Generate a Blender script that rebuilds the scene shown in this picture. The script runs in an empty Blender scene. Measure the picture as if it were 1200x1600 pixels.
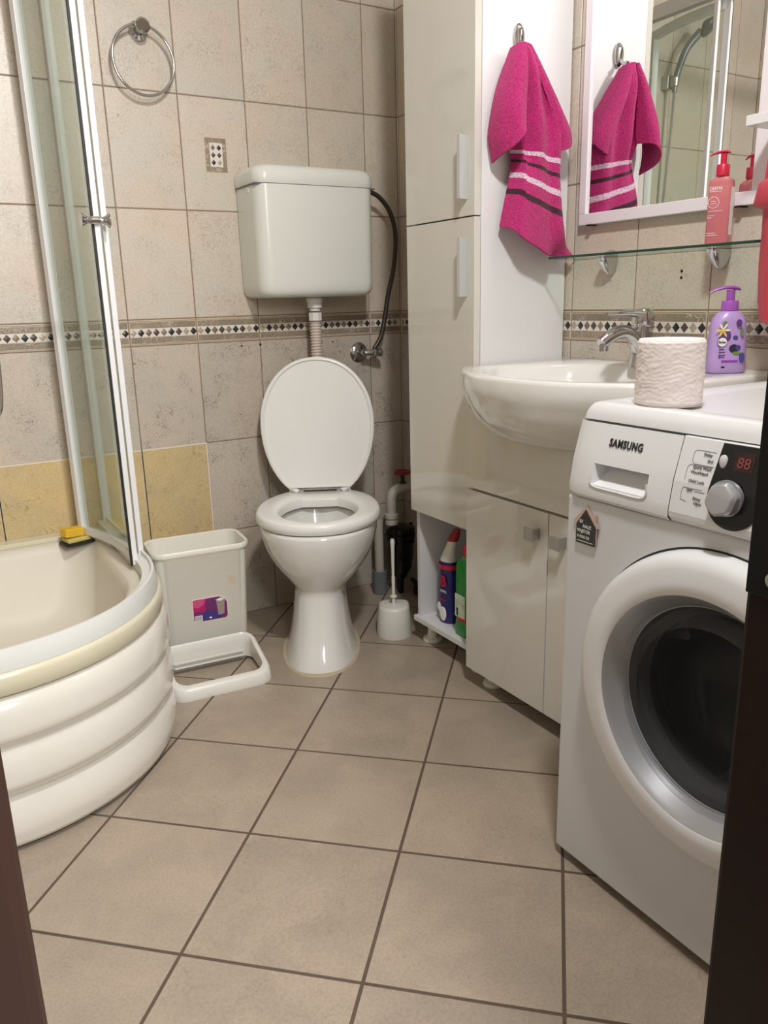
import bpy, bmesh, math, random
from mathutils import Vector, Matrix, noise
random.seed(7)
C = bpy.context.scene.collection
S = bpy.context.scene
PI = math.pi

# ---------------------------------------------------------------- camera
cd = bpy.data.cameras.new('camera'); cam = bpy.data.objects.new('camera', cd); C.objects.link(cam)
CP = Vector((-1.5131, -2.3851, 1.0186)); YAW, PITCH, ROLL, F = -0.5391, 0.2647, -0.0258, 1227.17
fw = Vector((-math.sin(YAW)*math.cos(PITCH), math.cos(YAW)*math.cos(PITCH), -math.sin(PITCH)))
rt = Vector((math.cos(YAW), math.sin(YAW), 0)); up = rt.cross(fw)
r2 = rt*math.cos(ROLL) + up*math.sin(ROLL); u2 = up*math.cos(ROLL) - rt*math.sin(ROLL)
cam.matrix_world = Matrix(((r2.x, u2.x, -fw.x, CP.x), (r2.y, u2.y, -fw.y, CP.y), (r2.z, u2.z, -fw.z, CP.z), (0, 0, 0, 1)))
cd.sensor_fit = 'VERTICAL'; cd.sensor_height = 36; cd.lens = F/1600*36; cd.clip_start = 0.02; cd.clip_end = 50
S.camera = cam

# ---------------------------------------------------------------- light and exposure
S.view_settings.view_transform = 'Standard'; S.view_settings.look = 'None'; S.view_settings.gamma = 1
S.view_settings.use_curve_mapping = False; S.view_settings.exposure = 0.12
W = bpy.data.worlds.new('world'); S.world = W; W.use_nodes = True
W.node_tree.nodes['Background'].inputs[0].default_value = (1.0, 0.98, 0.96, 1); W.node_tree.nodes['Background'].inputs[1].default_value = 0.4
def lamp(name, loc, aim, size, power, col):
    l = bpy.data.lights.new(name, 'AREA'); l.shape = 'DISK'; l.size = size; l.energy = power; l.color = col
    o = bpy.data.objects.new(name, l); C.objects.link(o); o.location = loc
    o.rotation_euler = (Vector(aim)-Vector(loc)).to_track_quat('-Z', 'Y').to_euler(); return o
lamp('ceiling_lamp_light', (-0.95, -1.92, 2.20), (-0.85, -0.6, 0.5), 0.16, 21, (1.0, 0.99, 0.98))
lamp('mirror_lamp_light', (-0.12, -1.2, 2.02), (-0.40, -1.1, 1.0), 0.08, 1.3, (1.0, 0.90, 0.94))
lamp('hallway_fill_light', (-1.15, -3.0, 1.75), (-0.95, -0.5, 0.4), 0.7, 36, (1.0, 0.99, 0.98))  # unseen fill light added in the hallway to brighten the low, far surfaces

# ---------------------------------------------------------------- materials
def srgb(r, g, b):
    f = lambda c: c/12.92 if c <= .04045 else ((c+.055)/1.055)**2.4
    return (f(r/255), f(g/255), f(b/255), 1)
def mat(name, col, rough=.5, metal=0., coat=0., bump=0., bscale=60., var=0., vscale=4., trans=0., ior=1.5, spec=.5):
    m = bpy.data.materials.new(name); m.use_nodes = True; nt = m.node_tree; b = nt.nodes['Principled BSDF']
    b.inputs['Base Color'].default_value = col; b.inputs['Roughness'].default_value = rough; b.inputs['Metallic'].default_value = metal
    b.inputs['Coat Weight'].default_value = coat; b.inputs['Coat Roughness'].default_value = .05
    b.inputs['Transmission Weight'].default_value = trans; b.inputs['IOR'].default_value = ior
    b.inputs['Specular IOR Level'].default_value = spec
    tc = nt.nodes.new('ShaderNodeTexCoord')
    if var > 0:
        n = nt.nodes.new('ShaderNodeTexNoise'); n.inputs['Scale'].default_value = vscale; n.inputs['Detail'].default_value = 5
        nt.links.new(tc.outputs['Object'], n.inputs['Vector'])
        mx = nt.nodes.new('ShaderNodeMix'); mx.data_type = 'RGBA'
        mx.inputs[6].default_value = tuple(c*(1-var) for c in col[:3])+(1,); mx.inputs[7].default_value = tuple(min(1, c*(1+var)) for c in col[:3])+(1,)
        nt.links.new(n.outputs['Fac'], mx.inputs[0]); nt.links.new(mx.outputs[2], b.inputs['Base Color'])
    if bump > 0:
        n2 = nt.nodes.new('ShaderNodeTexNoise'); n2.inputs['Scale'].default_value = bscale; n2.inputs['Detail'].default_value = 3
        nt.links.new(tc.outputs['Object'], n2.inputs['Vector'])
        bp = nt.nodes.new('ShaderNodeBump'); bp.inputs['Strength'].default_value = bump; bp.inputs['Distance'].default_value = .002
        nt.links.new(n2.outputs['Fac'], bp.inputs['Height']); nt.links.new(bp.outputs['Normal'], b.inputs['Normal'])
    return m
def ramp(nt, src, stops):
    r = nt.nodes.new('ShaderNodeValToRGB'); e = r.color_ramp.elements
    while len(e) < len(stops): e.new(.5)
    for i, (p, c) in enumerate(stops): e[i].position = p; e[i].color = c
    nt.links.new(src, r.inputs[0]); return r.outputs[0]
def mixc(nt, fac, a, b, mode='MIX'):
    m = nt.nodes.new('ShaderNodeMix'); m.data_type = 'RGBA'; m.blend_type = mode
    for s, v in ((0, fac), (6, a), (7, b)):
        if hasattr(v, 'is_output') or hasattr(v, 'links'): nt.links.new(v, m.inputs[s])
        else: m.inputs[s].default_value = v
    return m.outputs[2]
def tile_mat(name, ca, cb, crack, camt, rough=.35, cscale=55, bump=.25, patch=6.):
    m = bpy.data.materials.new(name); m.use_nodes = True; nt = m.node_tree; b = nt.nodes['Principled BSDF']
    tc = nt.nodes.new('ShaderNodeTexCoord'); at = nt.nodes.new('ShaderNodeAttribute'); at.attribute_name = 'rand'
    ad = nt.nodes.new('ShaderNodeVectorMath'); ad.operation = 'MULTIPLY_ADD'
    nt.links.new(at.outputs['Color'], ad.inputs[0]); ad.inputs[1].default_value = (7, 5, 3); nt.links.new(tc.outputs['Object'], ad.inputs[2])
    v = ad.outputs[0]
    def nz(sc, det, dist=0, src=v):
        n = nt.nodes.new('ShaderNodeTexNoise'); n.inputs['Scale'].default_value = sc; n.inputs['Detail'].default_value = det
        n.inputs['Distortion'].default_value = dist; nt.links.new(src, n.inputs['Vector']); return n.outputs['Fac']
    col = mixc(nt, ramp(nt, nz(patch, 6, .6), [(.35, (0, 0, 0, 1)), (.65, (1, 1, 1, 1))]), ca, cb)
    # fine crackle: thin ridges of a distorted noise, masked in patches
    rid = ramp(nt, nz(cscale, 3, 1.2), [(.475, (0, 0, 0, 1)), (.5, (1, 1, 1, 1)), (.525, (0, 0, 0, 1))])
    msk = ramp(nt, nz(13, 4), [(.46, (0, 0, 0, 1)), (.62, (1, 1, 1, 1))])
    mm = nt.nodes.new('ShaderNodeMath'); mm.operation = 'MULTIPLY'; nt.links.new(rid, mm.inputs[0]); nt.links.new(msk, mm.inputs[1])
    m2 = nt.nodes.new('ShaderNodeMath'); m2.operation = 'MULTIPLY'; nt.links.new(mm.outputs[0], m2.inputs[0]); m2.inputs[1].default_value = camt
    col = mixc(nt, m2.outputs[0], col, crack)
    fine = ramp(nt, nz(220, 2), [(.3, (.86, .86, .86, 1)), (.6, (1, 1, 1, 1))])
    col = mixc(nt, 1.0, col, fine, 'MULTIPLY')
    sep = nt.nodes.new('ShaderNodeSeparateColor'); nt.links.new(at.outputs['Color'], sep.inputs[0])
    tone = ramp(nt, sep.outputs[0], [(0, (.90, .90, .895, 1)), (1, (1.0, .995, .98, 1))])
    col = mixc(nt, 1.0, col, tone, 'MULTIPLY')
    nt.links.new(col, b.inputs['Base Color']); b.inputs['Roughness'].default_value = rough
    bp = nt.nodes.new('ShaderNodeBump'); bp.inputs['Strength'].default_value = bump; bp.inputs['Distance'].default_value = .0015
    nt.links.new(nz(120, 4), bp.inputs['Height']); nt.links.new(bp.outputs['Normal'], b.inputs['Normal'])
    return m
M = {}
M['tile'] = tile_mat('beige_wall_tile', srgb(214, 198, 182), srgb(208, 200, 187), srgb(150, 132, 114), .7, cscale=70)
M['tile_low'] = tile_mat('beige_speckled_wall_tile', srgb(208, 193, 178), srgb(196, 188, 176), srgb(96, 82, 68), 1., bump=.4, cscale=70)
M['gold'] = tile_mat('golden_wall_tile', srgb(218, 192, 142), srgb(204, 184, 142), srgb(140, 112, 70), .6, cscale=30, bump=.6, patch=9)
M['floor'] = tile_mat('taupe_floor_tile', srgb(178, 162, 145), srgb(165, 151, 136), srgb(134, 118, 102), .3, rough=.33, cscale=40, bump=.12, patch=8)
M['grout'] = mat('brown_grout', srgb(138, 118, 100), .9, var=.2, vscale=30)
M['grout_floor'] = mat('dark_brown_grout', srgb(92, 77, 64), .9, var=.3, vscale=12)
M['grout_white'] = mat('white_grout', srgb(222, 214, 200), .8)
M['rail'] = mat('border_rail', srgb(206, 190, 170), .35, var=.08, vscale=90)
M['band'] = tile_mat('border_filigree', srgb(158, 142, 124), srgb(140, 126, 110), srgb(236, 226, 208), 1.0, cscale=75, bump=1.)
M['bwhite'] = mat('border_white', srgb(222, 214, 202), .4, var=.1, vscale=80)
DI = [mat('diamond_%s' % n, c, .3, var=.35, vscale=150) for n, c in (('tan', srgb(176, 158, 140)), ('black', srgb(44, 42, 44)), ('brown', srgb(122, 102, 92)),
      ('umber', srgb(84, 70, 66)), ('grey', srgb(140, 126, 112)), ('green', srgb(34, 48, 44)))]
M['dark'] = mat('dark_hole', srgb(30, 24, 20), .9)
M['ceil'] = mat('ceiling_white', srgb(236, 232, 226), .9)
M['ceramic'] = mat('white_ceramic', srgb(226, 225, 220), .12, coat=.5)
M['seat'] = mat('white_plastic_seat', srgb(234, 233, 229), .3)
M['cistern'] = mat('white_cistern_plastic', srgb(222, 223, 215), .22)
M['plast'] = mat('white_plastic', srgb(226, 224, 216), .3)
M['bin'] = mat('cream_plastic', srgb(236, 233, 221), .35)
M['cream'] = mat('yellowed_acrylic', srgb(214, 208, 182), .25, var=.06, vscale=9)
M['acryl'] = mat('white_acrylic', srgb(222, 218, 208), .13, coat=.3)
M['gloss'] = mat('cream_gloss_front', srgb(212, 209, 200), .07, coat=.6)
M['melam'] = mat('white_melamine', srgb(224, 224, 224), .28)
M['wm'] = mat('shaded_white_enamel', srgb(210, 211, 213), .3)  # body enamel greyed a little for the shading on the machine front
M['wmp'] = mat('white_appliance_plastic', srgb(226, 227, 228), .25)
M['silver'] = mat('silver_plastic', srgb(178, 180, 184), .32, metal=.55)
M['chrome'] = mat('chrome', srgb(200, 200, 200), .12, metal=1)
M['satin'] = mat('satin_steel', srgb(176, 174, 168), .38, metal=.8)
M['alu'] = mat('white_painted_aluminium', srgb(226, 226, 226), .3)
M['alub'] = mat('grey_aluminium', srgb(200, 202, 200), .3, metal=.3)
M['black'] = mat('black_plastic', srgb(16, 16, 18), .25)
M['rubber'] = mat('black_rubber', srgb(22, 22, 22), .6)
M['drum'] = mat('steel_drum', srgb(120, 122, 126), .35, metal=.9)
M['mirror'] = mat('mirror_silver', (.90, .91, .90, 1), .0, metal=1)
M['mframe'] = mat('mirror_frame_white', srgb(226, 220, 224), .3)
M['wood'] = mat('dark_brown_wood', srgb(52, 30, 20), .4, var=.25, vscale=8)
M['wood_shade'] = mat('shaded_dark_wood', srgb(28, 13, 10), .5, var=.3, vscale=8, spec=.2)  # frame wood with the shade of the right jamb put into its colour
M['plate'] = mat('blackened_metal', srgb(12, 12, 13), .5, spec=.25)
M['paper'] = mat('tissue_paper', srgb(236, 226, 222), .95, bump=.0)
M['red'] = mat('red_plastic', srgb(196, 30, 62), .35)
M['redp'] = mat('rose_plastic', srgb(184, 58, 74), .4, bump=.3, bscale=25)
M['purple'] = mat('lilac_bottle', srgb(182, 152, 210), .3)
M['purpled'] = mat('purple_pump', srgb(160, 86, 178), .3)
M['pvc'] = mat('pale_pvc', srgb(190, 184, 172), .45)
M['pvcg'] = mat('grey_pvc', srgb(116, 120, 124), .5)
M['hose'] = mat('braided_steel_hose', srgb(74, 68, 62), .35, metal=.6)
M['sealant'] = mat('yellowed_sealant', srgb(186, 170, 144), .6, var=.2, vscale=30)
M['sponge'] = mat('yellow_sponge', srgb(226, 184, 50), .95, bump=1., bscale=300)
M['ink'] = mat('black_ink', srgb(36, 36, 38), .5)
M['inkg'] = mat('grey_ink', srgb(104, 104, 108), .5)
M['white'] = mat('white_print', srgb(238, 236, 234), .5)
M['valve_red'] = mat('red_valve_paint', srgb(150, 24, 30), .45)

def glass_mat(name, tint, film=None, rough=.0):
    m = bpy.data.materials.new(name); m.use_nodes = True; nt = m.node_tree; nt.nodes.clear()
    o = nt.nodes.new('ShaderNodeOutputMaterial'); t = nt.nodes.new('ShaderNodeBsdfTransparent'); g = nt.nodes.new('ShaderNodeBsdfGlossy')
    t.inputs[0].default_value = tint; g.inputs['Roughness'].default_value = rough; g.inputs[0].default_value = (.95, 1, .97, 1)
    f = nt.nodes.new('ShaderNodeFresnel'); f.inputs[0].default_value = 1.2
    if film:
        df = nt.nodes.new('ShaderNodeBsdfDiffuse'); df.inputs[0].default_value = film; x0 = nt.nodes.new('ShaderNodeMixShader'); x0.inputs[0].default_value = .07
        nt.links.new(t.outputs[0], x0.inputs[1]); nt.links.new(df.outputs[0], x0.inputs[2]); t = x0
    x = nt.nodes.new('ShaderNodeMixShader')
    # reflect on the outer side of each face only: a solid pane does not trap light at grazing angles
    ge = nt.nodes.new('ShaderNodeNewGeometry'); sb_ = nt.nodes.new('ShaderNodeMath'); sb_.operation = 'SUBTRACT'; sb_.inputs[0].default_value = 1; nt.links.new(ge.outputs['Backfacing'], sb_.inputs[1])
    ml = nt.nodes.new('ShaderNodeMath'); ml.operation = 'MULTIPLY'; nt.links.new(f.outputs[0], ml.inputs[0]); nt.links.new(sb_.outputs[0], ml.inputs[1])
    nt.links.new(ml.outputs[0], x.inputs[0]); nt.links.new(t.outputs[0], x.inputs[1]); nt.links.new(g.outputs[0], x.inputs[2]); nt.links.new(x.outputs[0], o.inputs[0])
    return m
M['gpane'] = glass_mat('green_tinted_glass', (.935, .955, .93, 1), (.60, .66, .58, 1))
M['gshelf'] = glass_mat('clear_green_glass', (.90, .96, .92, 1))
M['gedge'] = mat('glass_edge_green', srgb(30, 62, 52), .2)
M['gdoor'] = glass_mat('dark_door_glass', (.86, .87, .89, 1), (.5, .5, .53, 1))  # pale film stands in for reflections over the black drum
M['pinkliq'] = mat('pink_translucent_gel', srgb(240, 150, 158), .15, trans=.55, ior=1.35)

# ---------------------------------------------------------------- building helpers
def thing(name, label, cat, loc=(0, 0, 0), rotz=0, group=None):
    o = bpy.data.objects.new(name, None); C.objects.link(o); o.empty_display_size = .05
    o.location = loc; o.rotation_euler = (0, 0, rotz); o['label'] = label; o['category'] = cat
    if group: o['group'] = group
    return o
def tag(o, label, cat, group=None):
    o['label'] = label; o['category'] = cat
    if group: o['group'] = group
    return o
def struct(o): o['kind'] = 'structure'; return o
def loc_of(p):
    v = Vector((0, 0, 0)); r = 0
    while p is not None: v = v + p.location; p = p.parent
    return v
def link(name, me, mats, parent=None, smooth=False, world=False, bevel=0, seg=2, angle=35, origin=None):
    """verts are given in the parent's frame; world=True: given in world axes, the (unrotated) parent's place is taken off"""
    if world and parent is not None: me.transform(Matrix.Translation(-loc_of(parent)))
    for m in (mats if isinstance(mats, (list, tuple)) else [mats]): me.materials.append(m)
    o = bpy.data.objects.new(name, me); C.objects.link(o)
    if origin is not None:
        me.transform(Matrix.Translation(-Vector(origin))); o.location = origin
    if parent is not None: o.parent = parent
    if bevel:
        b = o.modifiers.new('bevel', 'BEVEL'); b.width = bevel; b.segments = seg; b.limit_method = 'ANGLE'; b.angle_limit = math.radians(30)
    if smooth:
        for p in me.polygons: p.use_smooth = True
        try: me.set_sharp_from_angle(angle=math.radians(angle))
        except Exception: pass
    return o
def mk(vs, fs):
    me = bpy.data.meshes.new('m'); me.from_pydata([tuple(v) for v in vs], [], fs); me.update()
    bm = bmesh.new(); bm.from_mesh(me); bmesh.ops.recalc_face_normals(bm, faces=bm.faces); bm.to_mesh(me); bm.free(); return me
class G:
    """collects shapes into one mesh, with material slots"""
    def __init__(s): s.v = []; s.f = []; s.mi = []; s.at = []
    def add(s, vs, fs, mi=0, a=(0, 0, 0)):
        k = len(s.v); s.v += [tuple(v) for v in vs]; s.f += [tuple(i+k for i in f) for f in fs]; s.mi += [mi]*len(fs); s.at += [a]*len(fs); return s
    def box(s, a, b, mi=0):
        x0, y0, z0 = a; x1, y1, z1 = b
        return s.add([(x0, y0, z0), (x1, y0, z0), (x1, y1, z0), (x0, y1, z0), (x0, y0, z1), (x1, y0, z1), (x1, y1, z1), (x0, y1, z1)],
                     [(0, 3, 2, 1), (4, 5, 6, 7), (0, 1, 5, 4), (1, 2, 6, 5), (2, 3, 7, 6), (3, 0, 4, 7)], mi)
    def loft(s, rings, mi=0, caps=True, closed=True):
        n = len(rings[0]); vs = [v for r in rings for v in r]; fs = []
        for i in range(len(rings)-1):
            for j in range(n if closed else n-1):
                k = (j+1) % n; fs.append((i*n+j, i*n+k, (i+1)*n+k, (i+1)*n+j))
        if caps: fs.append(tuple(range(n-1, -1, -1))); fs.append(tuple((len(rings)-1)*n+j for j in range(n)))
        return s.add(vs, fs, mi)
    def lathe(s, prof, c=(0, 0, 0), ax='z', n=40, mi=0, caps=True):
        rings = []
        for r, h in prof:
            ring = []
            for k in range(n):
                t = 2*PI*k/n; a, b = r*math.cos(t), r*math.sin(t)
                ring.append({'z': (c[0]+a, c[1]+b, c[2]+h), 'x': (c[0]+h, c[1]+a, c[2]+b), 'y': (c[0]+b, c[1]+h, c[2]+a)}[ax])
            rings.append(ring)
        return s.loft(rings, mi, caps)
    def tube(s, pts, r, n=12, mi=0, caps=True, flat=1.):
        pts = [Vector(p) for p in pts]; rings = []; prev = None
        for i, p in enumerate(pts):
            t = (pts[min(i+1, len(pts)-1)]-pts[max(i-1, 0)]).normalized()
            if prev is None: u = t.orthogonal().normalized()
            else: u = (prev-t*prev.dot(t)).normalized()
            prev = u; w = t.cross(u); rr = r[i] if isinstance(r, (list, tuple)) else r
            rings.append([p+u*rr*math.cos(2*PI*k/n)+w*rr*flat*math.sin(2*PI*k/n) for k in range(n)])
        return s.loft(rings, mi, caps)
    def sphere(s, c, r, mi=0, n=14, sc=(1, 1, 1)):
        rings = [[(c[0]+sc[0]*r*math.sin(PI*i/n)*math.cos(2*PI*k/(2*n)), c[1]+sc[1]*r*math.sin(PI*i/n)*math.sin(2*PI*k/(2*n)), c[2]-sc[2]*r*math.cos(PI*i/n)) for k in range(2*n)] for i in range(1, n)]
        return s.loft(rings, mi)
    def prism(s, poly, a, b, ax='y', mi=0):
        def q(u, v, w): return {'y': (u, w, v), 'x': (w, u, v), 'z': (u, v, w)}[ax]
        n = len(poly); return s.loft([[q(u, v, a) for u, v in poly], [q(u, v, b) for u, v in poly]], mi)
    def mesh(s, recalc=True):
        me = bpy.data.meshes.new('m'); me.from_pydata(s.v, [], s.f); me.update()
        for p, m in zip(me.polygons, s.mi): p.material_index = m
        if recalc:
            bm = bmesh.new(); bm.from_mesh(me); bmesh.ops.recalc_face_normals(bm, faces=bm.faces); bm.to_mesh(me); bm.free()
        if any(a != (0, 0, 0) for a in s.at):
            ca = me.color_attributes.new('rand', 'FLOAT_COLOR', 'CORNER')
            for p in me.polygons:
                for li in p.loop_indices: ca.data[li].color = (*s.at[p.index], 1)
        return me
    def obj(s, name, mats, parent=None, **k): return link(name, s.mesh(), mats, parent, **k)
def crv(pts, n=8):
    """Catmull-Rom through the points"""
    P = [Vector(p) for p in pts]; out = []
    for i in range(len(P)-1):
        a, b, c, d = P[max(i-1, 0)], P[i], P[i+1], P[min(i+2, len(P)-1)]
        for k in range(n):
            t = k/n; out.append(.5*((2*b)+(c-a)*t+(2*a-5*b+4*c-d)*t*t+(3*b-a-3*c+d)*t**3))
    out.append(P[-1]); return out
def rrect(x0, x1, y0, y1, r, seg=6):
    """rounded rectangle, corner radii r = one or four ((x0,y0),(x1,y0),(x1,y1),(x0,y1))"""
    if not isinstance(r, (list, tuple)): r = [r]*4
    out = []
    for (cx, cy, rr, a0) in ((x0+r[0], y0+r[0], r[0], PI), (x1-r[1], y0+r[1], r[1], 1.5*PI), (x1-r[2], y1-r[2], r[2], 0), (x0+r[3], y1-r[3], r[3], .5*PI)):
        for k in range(seg+1):
            a = a0+PI/2*k/seg; out.append((cx+rr*math.cos(a), cy+rr*math.sin(a)))
    return out
def at_z(poly, z): return [(a, b, z) for a, b in poly]
def text(s, size, origin, right, upv, m, parent, name='lettering', ext=.0004, bold=.0, align='LEFT', sx=1., gap=1.):
    cu = bpy.data.curves.new('t', 'FONT'); cu.body = s; cu.size = size; cu.extrude = ext; cu.offset = bold; cu.align_x = align; cu.space_character = gap; cu.resolution_u = 3
    to = bpy.data.objects.new('t', cu); C.objects.link(to)
    me = bpy.data.meshes.new_from_object(to.evaluated_get(bpy.context.evaluated_depsgraph_get())); bpy.data.objects.remove(to)
    R, U = Vector(right).normalized(), Vector(upv).normalized(); N = R.cross(U); O = Vector(origin)
    me.transform(Matrix(((R.x*sx, U.x, N.x, O.x), (R.y*sx, U.y, N.y, O.y), (R.z*sx, U.z, N.z, O.z), (0, 0, 0, 1))))
    return link(name, me, m, parent)

# ---------------------------------------------------------------- room: tiled walls
XL, YF, ZC = -1.90, -2.06, 2.45
ROWS = [(0, .2973, 'low'), (.2973, .5953, 'gold'), (.5953, .9022, 'low'), (.9022, .9777, 'border'), (.9777, 1.2832, 't'), (1.2832, 1.5911, 't'),
        (1.5911, 1.902, 't'), (1.902, 2.211, 't'), (2.211, 2.45, 't')]
WM_ = [M['grout'], M['tile'], M['tile_low'], M['gold'], M['rail'], M['band'], M['bwhite'], M['grout_white'], M['dark']]+DI
DSEQ = [0, 1, 2, 3, 4, 5, 3, 0, 1]
def tiled_wall(name, fn, u0, u1, seam, pitch, nrm, thick=.1, gold=None, holes=(), insert=None, back=True):
    """fn(u, z, d): point u along the wall, z up, d out of the wall"""
    g = G()
    if back:
        V = [fn(u0, 0, 0), fn(u1, 0, 0), fn(u1, ZC, 0), fn(u0, ZC, 0), fn(u0, 0, -thick), fn(u1, 0, -thick), fn(u1, ZC, -thick), fn(u0, ZC, -thick)]
        g.add(V, [(0, 1, 2, 3), (4, 7, 6, 5), (0, 4, 5, 1), (1, 5, 6, 2), (2, 6, 7, 3), (3, 7, 4, 0)], 0)
    def slab(a, b, z0, z1, mi, d=.0014, d0=0., bv=.0012):
        r = (random.random(), random.random(), random.random()+.01)
        V = [fn(a, z0, d0), fn(b, z0, d0), fn(b, z1, d0), fn(a, z1, d0), fn(a+bv, z0+bv, d), fn(b-bv, z0+bv, d), fn(b-bv, z1-bv, d), fn(a+bv, z1-bv, d)]
        g.add(V, [(4, 5, 6, 7), (0, 1, 5, 4), (1, 2, 6, 5), (2, 3, 7, 6), (3, 0, 4, 7)], mi, r)
    def dia(cu, cz, w, h, mi, d=.0026):
        V = [fn(cu-w, cz, d-.0008), fn(cu, cz-h, d-.0008), fn(cu+w, cz, d-.0008), fn(cu, cz+h, d-.0008), fn(cu, cz, d+.0006)]
        g.add(V, [(0, 1, 4), (1, 2, 4), (2, 3, 4), (3, 0, 4)], 9+mi)
    k0 = math.floor((u0-seam)/pitch)-1; k1 = math.ceil((u1-seam)/pitch)+1; gw = .0015
    for z0, z1, t in ROWS:
        for k in range(k0, k1):
            a, b = seam+k*pitch, seam+(k+1)*pitch
            A, B = max(a, u0)+gw, min(b, u1)-gw
            if B-A < .004: continue
            if t != 'border':
                isg = t == 'gold' and gold and gold((a+b)/2)
                mi = 3 if isg else (1 if t == 't' else 2)
                if isg:
                    g.add([fn(A-.003, z0-.002, .0006), fn(B+.003, z0-.002, .0006), fn(B+.003, z1+.002, .0006), fn(A-.003, z1+.002, .0006)], [(0, 1, 2, 3)], 7)
                slab(A, B, z0+gw, z1-gw, mi)
            else:
                h = z1-z0
                slab(A, B, z0+gw, z1-gw, 4)
                for q0, q1, m_, d in ((.10, .33, 5, .002), (.67, .90, 5, .002), (.34, .66, 6, .0018)):
                    slab(A+.002, B-.002, z0+h*q0, z0+h*q1, m_, d, .0013, .0005)
                for (q0, q1) in ((.055, .08), (.92, .945)): slab(A+.002, B-.002, z0+h*q0, z0+h*q1, 5, .0018, .0013, .0003)
                for j in range(9):
                    cu = a+(j+.5)/9*pitch
                    if cu-.01 > u0 and cu+.01 < u1: dia(cu, z0+h*.5, pitch/18*.92, h*.155, DSEQ[j])
    if insert:
        a, b, z0, z1 = insert; w, h = b-a, z1-z0
        slab(a, b, z0, z1, 4, .0018, .0012, .0006); slab(a+.004, b-.004, z0+.004, z1-.004, 5, .0022, .0016, .0005)
        slab(a+w*.24, b-w*.22, z0+h*.18, z1-h*.17, 6, .0024, .002, .0004)
        for i in range(2):
            for j in range(3): dia(a+w*(.38+.25*i), z0+h*(.30+.2*j), w*.115, h*.095, [1, 3, 2, 0, 3, 5][i*3+j], .003)
    for (u, z, r) in holes:
        g.add([fn(u+r*math.cos(2*PI*k/10), z+r*math.sin(2*PI*k/10), .0022) for k in range(10)], [tuple(range(10))], 8)
    o = link(name, g.mesh(recalc=False), WM_); return struct(o)
tiled_wall('wall_back', lambda u, z, d: (u, -d, z), XL, 0, -.1243, .2023, None, gold=lambda u: u < -.731, insert=(-.666, -.593, 1.387, 1.488),
           holes=[(-.592, .888, .003), (-.529, .889, .004), (-.27, .885, .003), (-.31, .886, .003), (-.985, 1.35, .005)])
tiled_wall('wall_right', lambda u, z, d: (-d, -u, z), 0, -YF, 1.041-.206*5, .206, None, holes=[(1.172, 1.062, .0035), (1.172, 1.048, .0035)])
tiled_wall('wall_left', lambda u, z, d: (XL+d, u, z), YF, 0, -.1, .2023, None, gold=lambda u: u > -.95)
DX0, DX1 = -1.515, -.995
tiled_wall('wall_front', lambda u, z, d: (-u, YF+d, z), 0, -DX1-.05, .1, .2023, None, thick=.12)
tiled_wall('wall_front_side', lambda u, z, d: (-u, YF+d, z), -DX0+.05, -XL, .1, .2023, None, thick=.12)
bpy.data.objects['wall_front_side'].name = 'wall_entrance'
struct(G().box((DX0-.05, YF-.12, 2.06), (DX1+.05, YF, ZC)).obj('wall_lintel', M['ceil']))

# floor: tiles laid askew, one mesh
def clip(poly, x0, x1, y0, y1):
    for ax, lim, sg in ((0, x0, 1), (0, x1, -1), (1, y0, 1), (1, y1, -1)):
        out = []
        for i in range(len(poly)):
            a, b = poly[i-1], poly[i]; ia, ib = (a[ax]-lim)*sg >= 0, (b[ax]-lim)*sg >= 0
            if ia != ib:
                t = (lim-a[ax])/(b[ax]-a[ax]); out.append((a[0]+t*(b[0]-a[0]), a[1]+t*(b[1]-a[1])))
            if ib: out.append(b)
        poly = out
        if len(poly) < 3: return []
    return poly
g = G(); g.box((XL, YF-.12, -.08), (0, 0, -.0012), 0)
ca, sa = math.cos(-.7538), math.sin(-.7538); T = .304
for i in range(-10, 12):
    for j in range(-10, 12):
        gw = .0031; q = [(i*T+gw, j*T+gw), ((i+1)*T-gw, j*T+gw), ((i+1)*T-gw, (j+1)*T-gw), (i*T+gw, (j+1)*T-gw)]
        P = clip([(-1.4974+u*ca-v*sa, -1.1009+u*sa+v*ca) for u, v in q], XL, 0, YF-.12, 0)
        if P: g.add([(x, y, 0) for x, y in P]+[(x, y, -.0015) for x, y in P], [tuple(range(len(P)))]+[(k, (k+1) % len(P), len(P)+(k+1) % len(P), len(P)+k) for k in range(len(P))], 1,
                    (random.random(), random.random(), random.random()+.01))
for (x, y, r) in ((-.25, -.28, .004), (-.635, -.2, .004), (-.21, -.45, .003)):
    g.add([(x+r*math.cos(k), y+r*math.sin(k), .0004) for k in range(6)], [tuple(range(6))], 2)
struct(link('floor', g.mesh(recalc=False), [M['grout_floor'], M['floor'], M['dark']]))
struct(G().box((XL-.1, YF-.12, ZC), (.1, .1, ZC+.08)).obj('ceiling', M['ceil']))

# door frame in front
dl = G().box((DX0-.09, YF-.135, 0), (DX0+.0078, YF+.01, 2.06)).obj('door_frame_left', M['wood'], bevel=.004)
dl.name = 'trim_1'; struct(dl)
dr = G().box((DX1, YF-.135, 0), (DX1+.09, YF+.012, 2.06)).obj('trim_2', M['wood_shade'], bevel=.004); struct(dr)
struct(G().box((DX0-.09, YF-.135, 2.06), (DX1+.09, YF+.012, 2.13)).obj('trim_3', M['wood_shade'], bevel=.004))
sp = thing('strike_plate', 'black metal strike plate with a screw on the dark door frame at the right edge', 'strike plate', (DX1, YF-.03, .93))
G().box((DX1-.004, YF-.06, .80), (DX1+.001, YF+.010, 1.06)).obj('plate', M['plate'], sp, world=True, bevel=.001)
G().lathe([(.006, 0), (.006, -.002), (.004, -.003)], (DX1-.004, YF-.012, .815), 'x', 16).obj('screw', M['satin'], sp, world=True)

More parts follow.
